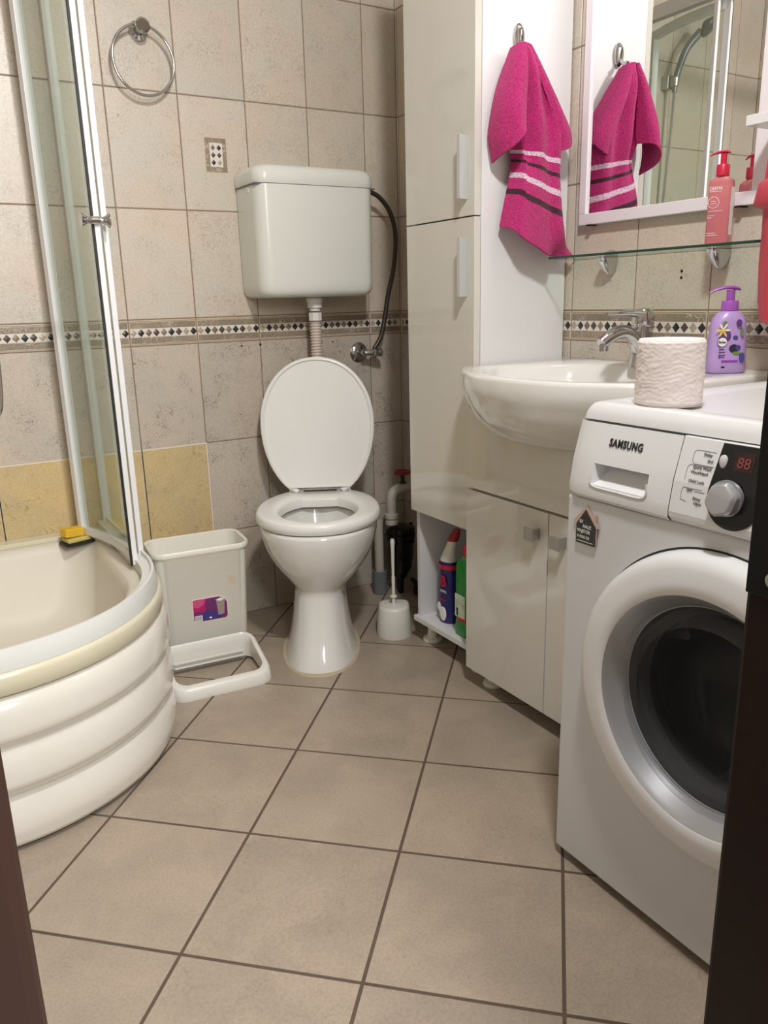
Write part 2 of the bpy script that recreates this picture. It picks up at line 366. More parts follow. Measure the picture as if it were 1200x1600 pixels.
# ---------------------------------------------------------------- tall cabinet
tc = thing('tall_cabinet', 'tall narrow white cabinet with cream gloss doors and an open bottom niche in the corner', 'cabinet', (-.14, -.66, 0))
X0, X1, Y0, Y1 = -.28, -.006, -.81, -.512; ZB, ZN, ZT = .068, .425, 1.98; th = .016
g = G(); g.box((X0, Y0, ZB), (X1, Y0+th, ZT)); g.box((X0, Y1-th, ZB+.016), (X1, Y1, ZT)); g.box((X0+.001, Y0+th, ZT-th), (X1, Y1-th, ZT))
g.box((X0-.012, Y0+th, ZB-.0), (X1, Y1+.006, ZB+th)); g.box((X0+.001, Y0+th, ZN-.004), (X1, Y1-th, ZN+.012)); g.box((X1-.004, Y0+th, ZB+th), (X1-.0005, Y1-th, ZT-th))
g.obj('carcass', M['melam'], tc, world=True, bevel=.0008)
def bar_handle(z0, z1, par):
    g = G(); g.box((-.330, -.791, z0), (-.325, -.779, z1)); g.box((-.326, -.782, z0), (-.300, -.779, z1))
    g.obj('handle', M['alub'], par, world=True, bevel=.0008)
for z0, z1, h in ((ZN-.004, 1.2025, (1.019, 1.157)), (1.2055, ZT, (1.243, 1.383))):
    d = G().box((-.300, Y0+.001, z0), (-.2815, Y1-.001, z1)).obj('door', M['gloss'], tc, world=True, bevel=.001)
    bar_handle(h[0], h[1], d)
for x, y in ((-.245, -.54), (-.245, -.78), (-.04, -.54), (-.04, -.78)):
    G().lathe([(.028, 0), (.03, .004), (.029, .010), (.016, .014), (.014, .068)], (x, y, 0), n=28).obj('leg', M['bin'], tc, world=True, smooth=True)


# cleaner bottles in the niche
bz = ZB+th
b1 = thing('cleaner_bottle', 'dark blue toilet cleaner bottle with angled white neck and red cap in the open niche', 'bottle', (-.230, -.603, bz), rotz=.0)
pr = [(.0, .030, .022), (.004, .034, .026), (.05, .035, .027), (.12, .032, .026), (.165, .031, .025), (.19, .028, .023)]
def ell(cx, cy, z, a, b, n=28, dx=0): return [(cx+a*math.cos(2*PI*k/n), cy+b*math.sin(2*PI*k/n), z) for k in range(n)]
G().loft([ell(0, 0, z, b, a) for z, a, b in pr]).obj('bottle_body', mat('navy_label', srgb(38, 38, 104), .3, var=.5, vscale=25), b1, smooth=True)
G().loft([ell(0, 0, .1905, .023, .028), ell(0, -.002, .205, .020, .024), ell(0, -.010, .23, .015, .018), ell(0, -.022, .258, .012, .014)]).obj('neck', M['plast'], b1, smooth=True)
G().loft([ell(0, -.022, .256, .015, .017), ell(0, -.030, .272, .014, .016), ell(0, -.04, .292, .010, .012), ell(0, -.044, .296, .006, .008)]).obj('cap', M['valve_red'], b1, smooth=True)
g = G(); g.loft([ell(0, 0, z, .0265, .0325) for z in (.168, .182)], caps=False); g.obj('red_band', M['red'], b1, smooth=True)
text('B', .045, (-.0272, .002, .118), (0, -1, 0), (0, 0, 1), M['red'], b1, bold=.002)
text('com', .017, (-.0277, .004, .098), (0, -1, 0), (0, 0, 1), M['white'], b1)
text('Power', .013, (-.0278, .012, .072), (0, -1, 0), (0, 0, 1), M['red'], b1)
g = G(); g.sphere((-.0245, -.004, .03), .02, sc=(.25, .8, 1.2)); g.sphere((-.025, .012, .046), .014, sc=(.25, .8, 1.1)); g.obj('label_picture', M['white'], b1, smooth=True)
b2 = thing('cleaner_bottle', 'green cleaning bottle with red cap in the niche beside the vanity door', 'bottle', (-.243, -.717, bz))
gm = mat('green_bottle', srgb(34, 138, 52), .25)
G().loft([at_z(rrect(-.03, .03, -.03, .03, .014), z) if w == 1 else at_z(rrect(-.03*w, .03*w, -.03*w, .03*w, .014*w), z) for z, w in ((0, .9), (.006, 1), (.04, 1.0), (.05, .95), (.13, .95), (.145, 1), (.21, .95), (.228, .7), (.236, .45))]).obj('bottle_body', gm, b2, smooth=True)
G().lathe([(.016, .236), (.016, .262), (.012, .27)], n=24).obj('cap', M['red'], b2, smooth=True)
g = G(); g.box((-.0305, -.022, .058), (-.029, .024, .126)); g.obj('label', mat('pale_green_label', srgb(200, 214, 190), .5, var=.5, vscale=50), b2)
g = G(); g.box((-.0312, -.026, .048), (-.029, .010, .058), 0); g.obj('red_stripe', M['red'], b2)
g = G(); 
for k in range(5): g.box((-.0312, .016-.0015*k-.0006, .062), (-.0306, .016-.0015*k, .085), 0)
g.obj('barcode', M['ink'], b2)

# ---------------------------------------------------------------- vanity cabinet
vc = thing('vanity_cabinet', 'low cream gloss vanity cabinet with two doors and square knobs under the washbasin', 'cabinet', (-.17, -1.12, 0))
VX, VY0, VY1 = -.33, -1.425, -.820
g = G(); g.box((VX+.018, VY0, .05), (-.006, VY0+th, .80)); g.box((VX+.018, VY1-th, .05), (-.006, VY1, .80)); g.box((VX+.018, VY0+th, .05), (-.006, VY1-th, .05+th))
g.box((VX+.018, VY0+th, .545), (VX+.034, VY1-th, .556)); g.obj('carcass', M['melam'], vc, world=True, bevel=.0008)
G().box((VX, VY0, .5525), (VX+.017, VY1, .80)).obj('front_panel', M['gloss'], vc, world=True, bevel=.001)
for ya, yb, ky in ((-1.1225, VY1, -1.085), (VY0, -1.1255, -1.170)):
    d = G().box((VX, ya, .05), (VX+.017, yb, .5465)).obj('door', M['gloss'], vc, world=True, bevel=.001)
    g = G(); g.box((-.356, ky-.015, .478), (-.351, ky+.015, .508)); g.box((-.352, ky-.013, .480), (-.330, ky-.009, .506))
    g.obj('knob', M['satin'], d, world=True, bevel=.0006)
for x, y in ((-.275, -.87), (-.275, -1.38), (-.05, -.87), (-.05, -1.38)):
    G().lathe([(.026, 0), (.028, .004), (.027, .010), (.015, .014), (.013, .05)], (x, y, 0), n=28).obj('leg', M['bin'], vc, world=True, smooth=True)

# ---------------------------------------------------------------- washbasin
wb = thing('washbasin', 'white ceramic washbasin with rounded belly set into the vanity cabinet', 'washbasin', (-.2, -1.12, .85))
def bas(sc, sx=None, off=0., side=.0):
    """plan outline: straight back, short sides, bowed front"""
    out = []; n = 48; yc = -1.122; hw = .306*sc
    for k in range(n+1):
        t = -1+2*k/n; y = yc+hw*t
        dep = .335+.14*(1-abs(t)**2.3) - (0.03*max(0, abs(t)-.93)/.07)
        out.append((-dep*(sx if sx else sc), y))
    back = -.004 if off == 0 else -off
    out += [(back-(0)*k, yc+hw*(1-2*k/6)) for k in range(0, 7)]
    return out
def bas_in(sc, z, cx=-.235, cy=-1.122):
    n = 55; return [(cx+.185*sc*math.copysign(abs(math.cos(a))**.85, math.cos(a)), cy-.235*sc*math.copysign(abs(math.sin(a))**.85, math.sin(a)), z) for a in [PI+PI*0+2*PI*(k+.0)/n-PI/2*0 for k in range(n)]]
rings = [at_z(bas(.55, .62, .10), .70), at_z(bas(.68, .80, .08), .705), at_z(bas(.80, .90, .06), .725), at_z(bas(.885, .955, .05), .755), at_z(bas(.94, .98, .03), .785),
         at_z(bas(.975, .99, .02), .806), at_z(bas(.995, 1.0, 0), .818), at_z(bas(1.0, 1.0, 0), .83), at_z(bas(1.0, 1.0, 0), .848), at_z(bas(.995, .995, 0), .854), at_z(bas(.98, .985, .0), .857)]
# inner bowl rings matched to the outline by angle
def inner(sc, z):
    o = bas(1); cx, cy = -.235, -1.122; out = []
    for (x, y) in o:
        a = math.atan2((y-cy)/.27, (x-cx)/.22); out.append((cx+.165*sc*math.cos(a)+(-.03*sc if math.cos(a) < 0 else 0)*abs(math.cos(a)), cy+.235*sc*math.sin(a), z))
    return out
rings += [inner(1.03, .855), inner(1.0, .850), inner(.95, .82), inner(.85, .78), inner(.6, .745), inner(.2, .735)]
G().loft(rings).obj('bowl', M['ceramic'], wb, world=True, smooth=True, angle=60)
G().lathe([(.022, 0), (.022, .002), (.012, .003)], (-.235, -1.122, .736), n=24).obj('drain', M['chrome'], wb, world=True, smooth=True)
g = G()
pts = []
for k in range(25):
    a = 2*PI*k/24; pts.append((-.4205-.018*math.sin(a)*.0, -.965+.017*math.cos(a), .782+.013*math.sin(a)))
g.tube(pts, .0018, 6, caps=False); g.obj('casting_mark', M['ceramic'], wb, world=True, smooth=True)

# faucet
fc = thing('faucet', 'chrome single lever mixer tap on the washbasin behind the toilet roll', 'faucet', (-.075, -1.125, .857))
FX, FY = -.072, -1.13
g = G(); g.loft([[(FX+dx+rx*math.cos(2*PI*k/24), FY+ry*math.sin(2*PI*k/24), z) for k in range(24)] for z, rx, ry, dx in
    ((.856, .026, .026, 0), (.862, .025, .025, 0), (.88, .021, .022, .0), (.905, .022, .023, .0), (.93, .024, .024, .002), (.945, .024, .024, .003))])
g.tube(crv([(FX, FY, .885), (FX-.02, FY, .918), (FX-.055, FY, .935), (FX-.09, FY, .930), (FX-.125, FY, .912)], 6), [.020-.0003*k for k in range(25)], 16, flat=.85)
g.lathe([(.011, 0), (.011, -.012)], (FX-.118, FY, .908), n=18)
g.obj('body', M['chrome'], fc, world=True, smooth=True)
g = G(); g.loft([[(FX+.004+r*math.cos(2*PI*k/24), FY+r*math.sin(2*PI*k/24), z+.10*0) for k in range(24)] for z, r in ((.947, .0235), (.95, .0245), (.972, .024), (.982, .019), (.985, .010))])
g.loft([[(x, FY+w*math.cos(2*PI*k/16), z+h*math.sin(2*PI*k/16)) for k in range(16)] for x, z, w, h in ((FX+.01, .970, .020, .012), (FX-.03, .974, .019, .010), (FX-.065, .974, .015, .006), (FX-.10, .974, .011, .004), (FX-.112, .975, .006, .002))])
g.obj('lever', M['chrome'], fc, world=True, smooth=True)

# ---------------------------------------------------------------- washing machine
wm = thing('washing_machine', 'white front loading washing machine in the right foreground, door facing left', 'washing machine', (-.33, -1.75, 0))
WX, WY0, WY1 = -.60, -2.05, -1.455
g = G(); g.box((WX, WY0, .018), (-.05, WY1, .70)); g.box((WX+.03, WY0, .70), (-.05, WY1, .822))
g.obj('body', M['wm'], wm, world=True, bevel=.006, seg=3)
for x, y in ((-.55, -1.50), (-.55, -2.0), (-.1, -1.5), (-.1, -2.0)): G().lathe([(.02, 0), (.02, .018)], (x, y, 0), n=20).obj('foot', M['rubber'], wm, world=True)
# lid: shell with a shallow field
o1 = rrect(WX+.022, -.045, WY0, WY1, .015, 4)
def ins(d, z): return at_z(rrect(WX+.022+d, -.045-d, WY0+d, WY1-d, .015, 4), z)
G().loft([ins(.001, .824), ins(.003, .834), ins(.007, .843), ins(.011, .848), ins(.017, .850), ins(.045, .850), ins(.052, .846), ins(.06, .846)]).obj('lid', M['wmp'], wm, world=True, smooth=True, angle=28)
# control panel: profile bulging out at its foot
prof = [(WX+.03, .703), (WX+.002, .700), (WX-.006, .708), (WX-.007, .716), (WX+.000, .760), (WX+.0115, .800), (WX+.018, .822), (WX+.04, .822)]
def front_x(z):
    P = prof[2:7]
    for (a, za), (b, zb) in zip(P, P[1:]):
        if za <= z <= zb: return a+(b-a)*(z-za)/(zb-za)
    return P[0][0] if z < P[0][1] else P[-1][0]
g = G(); YD = -1.663
# panel right of the drawer, panel left rim
g.loft([[(x, y, z) for x, z in prof] for y in (WY0+.001, YD-.0002)])
g.obj('control_panel', M['wmp'], wm, world=True, bevel=.0012, seg=2)
# drawer front with recess
ya, yb, za, zb = -1.620, -1.512, .7265, .760
ycols = [YD+.001, ya-.008, ya, yb, yb+.008, WY1-.022, WY1-.006, WY1-.001]
g = G(); zs = [.700, .706, .7165, za, zb, .775, .80, .8215]
def dx_(y): return max(0, (y-(WY1-.022)))*.45
fr = lambda y, z: (front_x(z)+dx_(y)+(.006 if z < .703 else 0), y, z)
yc = [YD+.0004, ya, yb, WY1-.022, WY1-.010, WY1-.001]
V = [fr(y, z) for z in zs for y in yc]; n = len(yc)
Fs = [(i*n+j, i*n+j+1, (i+1)*n+j+1, (i+1)*n+j) for i in range(len(zs)-1) for j in range(n-1) if not (i == 3 and j == 1)]
g.add(V, Fs)
k = len(V)
# recess: slanted pocket
rim = [fr(ya, za), fr(yb, za), fr(yb, zb), fr(ya, zb)]; inn = [(front_x(za)+.012, ya+.006, za+.006), (front_x(za)+.012, yb-.006, za+.006), (front_x(zb)+.03, yb-.010, zb-.004), (front_x(zb)+.03, ya+.010, zb-.004)]
g.add(rim+inn, [(0, 1, 5, 4), (1, 2, 6, 5), (2, 3, 7, 6), (3, 0, 4, 7), (4, 5, 6, 7)])
# sides
g.add([(WX+.04, WY1-.001, z) for z in zs]+[fr(WY1-.001, z) for z in zs], [(i, i+1, len(zs)+i+1, len(zs)+i) for i in range(len(zs)-1)])
g.add([(WX+.04, YD+.001, zs[0]), (WX+.04, WY1-.001, zs[0]), fr(WY1-.001, zs[0]), fr(YD+.001, zs[0])], [(0, 1, 2, 3)])
dw = link('detergent_drawer', g.mesh(), M['wmp'], wm, world=True, smooth=True, angle=30)
G().tube(crv([(front_x(za-.003)-.001, ya-.002, za+.02), (front_x(za-.003)-.001, ya+.004, za-.002), (front_x(za-.003)-.001, (ya+yb)/2, za-.0035), (front_x(za-.003)-.001, yb-.004, za-.002), (front_x(za)-.001, yb+.002, za+.012)], 6), .0014, 8).obj('grip_edge', M['wmp'], dw, world=True, smooth=True)
G().box((front_x(zb)+.026, ya+.014, za+.012), (front_x(zb)+.028, yb-.014, zb-.004)).obj('grip_recess_plate', mat('grey_recess', srgb(150, 156, 158), .4), dw, world=True)  # grey plate inside the grip pocket
# normal direction of the panel face for lettering
def pface(y, z, off=.0008): return (front_x(z)-off, y, z)
tilt = (.29, 0, 1)
text('SAMSUNG', .0172, pface(-1.533, .7895, .0012), (0, -1, 0), tilt, M['ink'], dw, name='maker_lettering', bold=.00045, sx=.76, ext=.0005, gap=1.13).location -= Vector(wm.location)
labels = [('Delay', -1.706, .8), ('End', -1.714, .792), ('Quick Wash', -1.694, .7815), ('Wool/Hand', -1.692, .7745), ('Child Lock', -1.692, .7625), ('Spin', -1.692, .750), ('Rinse', -1.704, .7395), ('+Spin', -1.706, .733)]
for s, y, z in labels: text(s, .0058, pface(y+.004, z, .001), (0, -1, 0), tilt, M['inkg'], wm, name='printed_label', bold=.0001, ext=.0002).location -= Vector(wm.location)
def pstroke(pts, w=.00028): G().tube([pface(y, z, .0005) for y, z in pts], w, 5).obj('printed_line', M['inkg'], wm, world=True)
pstroke([(-1.72, .806), (-1.69, .806), (-1.686, .803), (-1.686, .79), (-1.69, .787), (-1.722, .787)]); pstroke([(-1.72, .7855), (-1.684, .7855), (-1.681, .78), (-1.681, .765)])
pstroke([(-1.712, .754), (-1.682, .754), (-1.680, .75), (-1.680, .737), (-1.69, .735)]); pstroke([(-1.70, .751), (-1.717, .751)])
# black display panel: flat top, rounded below
def dpb(z):
    q = math.sqrt(max(0, 1-((z-.752)/.042)**2)) if z < .752 else 1.
    return (-1.7625+.0405*q-(.006*(z-.752)/.067 if z > .752 else 0), -1.7625-.0405*q-(.0*(z-.752)))
zz_ = [.7102+.042*(1-math.cos(PI/2*k/12)) for k in range(13)]+[.76, .77, .78, .79, .80, .81, .8165, .8205]
g = G(); rr4 = []
for z in zz_:
    a_, b__ = dpb(z); rr4.append([pface(a_, z, .0016), pface(b__, z, .0016), pface(b__, z, -.003), pface(a_, z, -.003)])
g.loft(rr4); dp = g.obj('display_panel', M['black'], wm, world=True)
kx = front_x(.751)
g = G()
def hexring(r, h, rot=.3, n=36, c=(kx, -1.753, .7515)):
    o = []
    for k in range(n):
        t = 2*PI*k/n; rr = r/ (math.cos(((t+rot) % (PI/3))-PI/6)) * .93; rr = min(rr, r)
        o.append((c[0]-h-.0+ (rr*math.sin(t))*.24, c[1]+rr*math.cos(t), c[2]+rr*math.sin(t)))
    return o
g.lathe([(.0245, 0), (.0245, -.006)], (kx, -1.753, .7515), 'x', 36)
g.loft([hexring(.0235, .004), hexring(.0228, .015), hexring(.0200, .020), hexring(.018, .021)])
g.obj('dial', M['silver'], dp, smooth=True, angle=25).data.transform(Matrix.Translation(-loc_of(dp)))
G().loft([[(front_x(.795)-h, -1.735+.0055*s*math.cos(2*PI*k/20), .797+.009*s*math.sin(2*PI*k/20)) for k in range(20)] for h, s in ((0, 1), (.0035, 1), (.0045, .8))]).obj('button', M['wmp'], dp, world=True, smooth=True)
dq = [(-1.7505, .788), (-1.7505, .812), (-1.779, .813), (-1.779, .789)]
G().loft([[pface(y, z, -.001) for y, z in dq], [pface(y, z, .0022) for y, z in dq]]).obj('display', mat('dark_red_display', srgb(44, 22, 24), .15), dp, world=True)
text('88', .020, pface(-1.7555, .7925, .0030), (0, -1, 0), tilt, mat('dim_red_digits', srgb(128, 62, 62), .4), dp, name='digits', bold=.0002).location -= Vector(wm.location)
# door
DC = (WX, -1.757, .437)
G().lathe([(.2365, -.0004), (.2395, -.0004), (.2395, .001), (.2365, .001)], DC, 'x', 96, caps=False).obj('door_gap_shade', M['rubber'], wm, world=True)  # dark ring painted in for the shadow between door and body
wd = G(); wd.lathe([(.236, .0), (.2355, -.010), (.232, -.022), (.225, -.030), (.214, -.0335), (.195, -.036), (.180, -.037), (.176, -.034)], DC, 'x', 96, caps=False)
dr_ = wd.obj('door_ring', M['wmp'], wm, world=True, smooth=True, angle=60)
G().lathe([(.1762, -.035), (.170, -.028), (.158, -.006), (.1545, -.002)], DC, 'x', 96, caps=False).obj('door_bezel', M['silver'], wm, world=True, smooth=True)
gl = G(); gl.lathe([(.1555, -.004), (.150, -.012), (.138, -.016), (.125, -.013), (.118, .01), (.108, .06), (.09, .085), (.05, .10), (.005, .104)], DC, 'x', 72, caps=False)
gl.obj('door_glass', M['gdoor'], wm, world=True, smooth=True, angle=60)
# the drum lies behind an opening cut in the front: dark cup in front of the closed body
body = bpy.data.objects['body'] if False else [o for o in wm.children if o.name.startswith('body')][0]
cut = G().lathe([(.153, -.05), (.153, .33)], DC, 'x', 64).obj('cutter', M['drum'])
bo = body.modifiers.new('opening', 'BOOLEAN'); bo.operation = 'DIFFERENCE'; bo.object = cut; bo.solver = 'EXACT'
bpy.context.view_layer.update(); dg = bpy.context.evaluated_depsgraph_get(); me2 = bpy.data.meshes.new_from_object(body.evaluated_get(dg))
body.modifiers.clear(); body.data = me2; bpy.data.objects.remove(cut)
G().lathe([(.1525, .001), (.150, .02), (.135, .03), (.135, .05)], DC, 'x', 64, caps=False).obj('door_seal', M['rubber'], wm, world=True, smooth=True)
g = G(); g.lathe([(.138, .05), (.15, .07), (.15, .30), (.12, .318), (.001, .322)], DC, 'x', 64, caps=False)
for k in range(3):
    a = 2*PI*k/3+.5; g.loft([[(DC[0]+.075+s, DC[1]+(.15-h)*math.cos(a+w), DC[2]+(.15-h)*math.sin(a+w)) for h, w in ((0, -.2), (.03, -.06), (.035, 0), (.03, .06), (0, .2))] for s in (0, .21)])
g.obj('drum', M['drum'], wm, world=True, smooth=True)

# house magnet
mg = thing('house_magnet', 'small black house shaped magnet with a copper outline on the washing machine', 'magnet', (WX-.001, -1.502, .652))
hp = [(-.028, .006), (0, .036), (.018, .017), (.018, .024), (.023, .024), (.023, .012), (.030, .004), (.024, .002), (.024, -.030), (-.021, -.030), (-.021, .003)]
G().add([], []).prism([(y*-1, z) for y, z in hp], 0, -.003, 'x').obj('outline', mat('copper_metal', srgb(200, 176, 164), .3, metal=.7), mg, bevel=.0004)
ih = [(-.0195, .0035), (0, .0295), (.0225, .003), (.0225, -.0285), (-.0195, -.0285)]
G().prism([(-y, z) for y, z in ih], -.002, -.0038, 'x').obj('face', M['black'], mg)
for s, sz, y, z in (('EX', .0075, .012, .0065), ('HAUZ', .0078, .0045, -.001), ('MAJSTOR', .0078, .0165, -.0095), ('01/2026 222', .0062, .0165, -.0188)):
    text(s, sz, (-.0042, y, z), (0, -1, 0), (0, 0, 1), M['white'], mg, bold=.0001, ext=.0001, sx=.86)
G().box((-.0043, -.018, -.0245), (-.0036, .0165, -.0238)).obj('underline', M['white'], mg)

# toilet roll
tp = thing('toilet_roll', 'white embossed toilet paper roll standing on the washing machine', 'toilet roll', (-.503, -1.566, .8503))
g = G(); rings = []; nn = 140
def tpw(a, z):
    w = .0007*noise.noise((math.cos(a)*3, math.sin(a)*3, z*70)) + .00022*math.sin(z*900+9*noise.noise((math.cos(a)*6, math.sin(a)*6, z*30)))+.0005*noise.noise((math.cos(a)*9, math.sin(a)*9, z*160))
    return w
for i in range(81):
    z = .0005+.099*i/80; e = .003*max(0, 1-min(i, 80-i)/4)
    rings.append([((.0495-e+tpw(2*PI*k/nn, z)+.0012*(1 if (.2 < k/nn < .62) else 0))*math.cos(2*PI*k/nn), (.0495-e+tpw(2*PI*k/nn, z)+.0012*(1 if (.2 < k/nn < .62) else 0))*math.sin(2*PI*k/nn), z) for k in range(nn)])
rings.append([(.024*math.cos(2*PI*k/nn), .024*math.sin(2*PI*k/nn), .097) for k in range(nn)])
rings.append([(.022*math.cos(2*PI*k/nn), .022*math.sin(2*PI*k/nn), .094) for k in range(nn)])
rings.append([(.022*math.cos(2*PI*k/nn), .022*math.sin(2*PI*k/nn), .002) for k in range(nn)])
rings.append([(.05*math.cos(2*PI*k/nn), .05*math.sin(2*PI*k/nn), .0005) for k in range(nn)])
g.loft(rings, caps=False); g.obj('paper', M['paper'], tp, smooth=True, angle=60)
G().lathe([(.0215, .003), (.0215, .0945), (.0205, .0945), (.0205, .003)], n=40).obj('core', mat('cardboard', srgb(150, 126, 104), .9), tp, smooth=True)

# purple soap bottle
sb = thing('soap_dispenser', 'lilac pump soap bottle with flower and berry print on the washbasin ledge', 'bottle', (-.082, -1.358, .857), rotz=-.62)
def sup(a, b, z, e=.7, n=40): return [(a*math.copysign(abs(math.cos(2*PI*k/n))**e, math.cos(2*PI*k/n)), b*math.copysign(abs(math.sin(2*PI*k/n))**e, math.sin(2*PI*k/n)), z) for k in range(n)]
G().loft([sup(a, b, z, e) for z, a, b, e in ((0, .034, .022, .55), (.004, .037, .025, .55), (.03, .0365, .025, .6), (.07, .035, .024, .7), (.095, .034, .023, .8), (.108, .031, .021, .9), (.117, .024, .018, 1), (.122, .016, .015, 1))]).obj('bottle_body', M['purple'], sb, smooth=True, angle=70)
G().lathe([(.0155, .1215), (.0165, .123), (.016, .140), (.0155, .141), (.008, .1415), (.008, .162)], n=32).obj('collar', M['purpled'], sb, smooth=True)
g = G(); g.loft([[(x, w*math.cos(2*PI*k/14), z+h*math.sin(2*PI*k/14)) for k in range(14)] for x, z, w, h in ((.018, .162, .004, .002), (.012, .165, .010, .004), (0, .167, .011, .004), (-.015, .1665, .008, .0035), (-.03, .163, .005, .003), (-.042, .157, .0035, .002))])
g.obj('pump_head', M['purpled'], sb, smooth=True)
# print on the bottle's broad face (-y side), laid on its surface
def disc(cx, cz, a, b, y, m, name, n=20, d=.0006):
    G().loft([[(cx+a*s*math.cos(2*PI*k/n), y-h, cz+b*s*math.sin(2*PI*k/n)) for k in range(n)] for h, s in ((0, 1), (d, 1))]).obj(name, m, sb)
PY = -.0243
mk_ = {k: mat('print_'+k, c, .4) for k, c in dict(navy=srgb(38, 34, 66), blue=srgb(70, 70, 130), leaf=srgb(104, 140, 70), yellow=srgb(238, 206, 90), pale=srgb(240, 232, 214), violet=srgb(92, 60, 120), magenta=srgb(142, 66, 168)).items()}
disc(-.012, .073, .011, .012, PY+.0006, mk_['violet'], 'print_shape', d=.001)
disc(-.017, .062, .0095, .0095, PY-.0002, M['ink'], 'logo_rim', d=.001); disc(-.017, .062, .0087, .0087, PY-.0012, M['white'], 'logo_disc', d=.0004)
text('Balea', .0068, (-.0248, PY-.0019, .0598), (1, 0, 0), (0, 0, 1), M['ink'], sb, bold=.0001, ext=.0002, name='logo_lettering')
for k in range(6):
    a = k*PI/3; G().loft([[(-.017+.008*math.cos(a)+(.0068*math.cos(a)*math.cos(t)-.002*math.sin(a)*math.sin(t)), PY-.0004-h, .085+.008*math.sin(a)+(.0068*math.sin(a)*math.cos(t)+.002*math.cos(a)*math.sin(t))) for t in [2*PI*i/14 for i in range(14)]] for h in (0, .0006)]).obj('flower_petal', mk_['pale'] if k < 3 else mk_['yellow'], sb)
disc(-.017, .085, .003, .003, PY-.0012, mk_['yellow'], 'flower_centre'); disc(-.014, .097, .004, .006, PY+.0015, mk_['leaf'], 'leaf_print', d=.002)
disc(.006, .049, .009, .0085, PY-.0002, mk_['navy'], 'blackberry'); disc(.014, .051, .005, .005, PY-.0009, mk_['blue'], 'blueberry'); disc(.012, .040, .008, .0035, PY-.0008, mk_['leaf'], 'leaf_print')
disc(.008, .070, .0048, .0045, PY+.0012, mk_['blue'], 'blueberry', d=.0016); disc(.013, .098, .005, .0075, PY+.003, mk_['violet'], 'blackberry', d=.005)
disc(.020, .080, .003, .008, PY+.003, mk_['leaf'], 'leaf_print', d=.005); disc(.023, .031, .005, .010, PY+.002, mk_['blue'], 'blackberry', d=.004)
G().box((-.016, PY-.0012, .0215), (.016, PY+.0012, .0265)).obj('print_bar', mk_['magenta'], sb)
for z, w in ((.047, .010), (.041, .012), (.035, .013), (.031, .012)): G().box((-.022, PY-.0008, z), (-.022+w, PY+.001, z+.002)).obj('print_line', mk_['violet'], sb)
disc(-.012, .0125, .004, .002, PY-.0002, mk_['navy'], 'print_mark')

# ---------------------------------------------------------------- mirror and shelf
mi = thing('wall_mirror', 'large white framed mirror on the right wall above the basin', 'mirror', (-.01, -1.12, 1.18))
MY0, MY1, MZ0, MZ1 = -1.40, -.868, 1.182, 2.02
g = G(); fw_, fr_ = .022, .060
g.box((-.022, MY0, MZ0), (-.004, MY1, MZ0+.026)); g.box((-.022, MY0, MZ1-.022), (-.004, MY1, MZ1))
g.box((-.022, MY1-fw_, MZ0+.026), (-.004, MY1, MZ1-.022)); g.box((-.022, MY0, MZ0+.026), (-.004, MY0+fr_, MZ1-.022))
g.obj('frame', M['mframe'], mi, world=True, bevel=.0015)
G().box((-.015, MY0+fr_, MZ0+.026), (-.006, MY1-fw_, MZ1-.022)).obj('glass', M['mirror'], mi, world=True)
for y in (-.905, -1.315): G().box((-.027, y-.006, MZ0-.003), (-.001, y+.006, MZ0+.0)).obj('clip', M['black'], mi, world=True); 
g = G(); g.box((-.12, -1.52, 1.308), (-.0225, -1.385, 1.326)); g.obj('side_shelf', M['melam'], mi, world=True, bevel=.001)

gs = thing('glass_shelf', 'clear glass shelf with green edge below the mirror', 'shelf', (-.06, -1.16, 1.105))
pl = [(-.002, -.845), (-.085, -.80-.045), (-.12, -.880), (-.12, -1.44), (-.085, -1.475), (-.002, -1.475)]
pl = [(-.002, -.842), (-.09, -.842), (-.12, -.872), (-.12, -1.445), (-.09, -1.475), (-.002, -1.475)]
n = len(pl)
g = G(); g.add(at_z(pl, 1.102)+at_z(pl, 1.1075), [tuple(range(n-1, -1, -1)), tuple(range(n, 2*n))], 0); g.add(at_z(pl, 1.102)+at_z(pl, 1.1075), [(k, (k+1) % n, n+(k+1) % n, n+k) for k in range(n)], 1)
link('pane', g.mesh(), [M['gshelf'], M['gedge']], gs, world=True)
for yb_ in (-.968, -1.275):
    g = G(); g.loft([[(-.004-d*max(0, math.sin(PI*k/12))**.8, yb_-w*math.cos(PI*k/12), z-.03*0) for k in range(13)] for z, w, d in ((1.1015, .018, .050), (1.095, .018, .048), (1.085, .016, .040), (1.072, .012, .028), (1.062, .006, .014))])
    g.loft([[(-.004-d*max(0, math.sin(PI*k/12))**.8, yb_-w*math.cos(PI*k/12), z) for k in range(13)] for z, w, d in ((1.108, .013, .024), (1.113, .012, .022), (1.119, .006, .010))])
    g.obj('bracket', M['chrome'], gs, world=True, smooth=True)

pk = thing('pink_pump_bottle', 'clear rose pink pump bottle standing on the glass shelf', 'bottle', (-.062, -1.302, 1.1075), rotz=-1.2)
G().loft([at_z(rrect(-.022*s, .022*s, -.016*s, .016*s, .006*s, 4), z) for z, s in ((0, .94), (.003, 1), (.115, 1), (.121, .96), (.126, .7), (.129, .42), (.133, .42))]).obj('bottle_body', M['pinkliq'], pk, smooth=True)
G().lathe([(.0125, .130), (.0125, .149), (.0115, .151), (.006, .1515), (.006, .171)], n=28).obj('collar', M['red'], pk, smooth=True)
g = G(); g.loft([[(x, w*math.cos(2*PI*k/12), z+h*math.sin(2*PI*k/12)) for k in range(12)] for x, z, w, h in ((.012, .172, .003, .0015), (.006, .174, .007, .003), (-.006, .1745, .006, .003), (-.018, .173, .003, .002), (-.026, .170, .002, .0015))]); g.obj('pump_head', M['red'], pk, smooth=True)
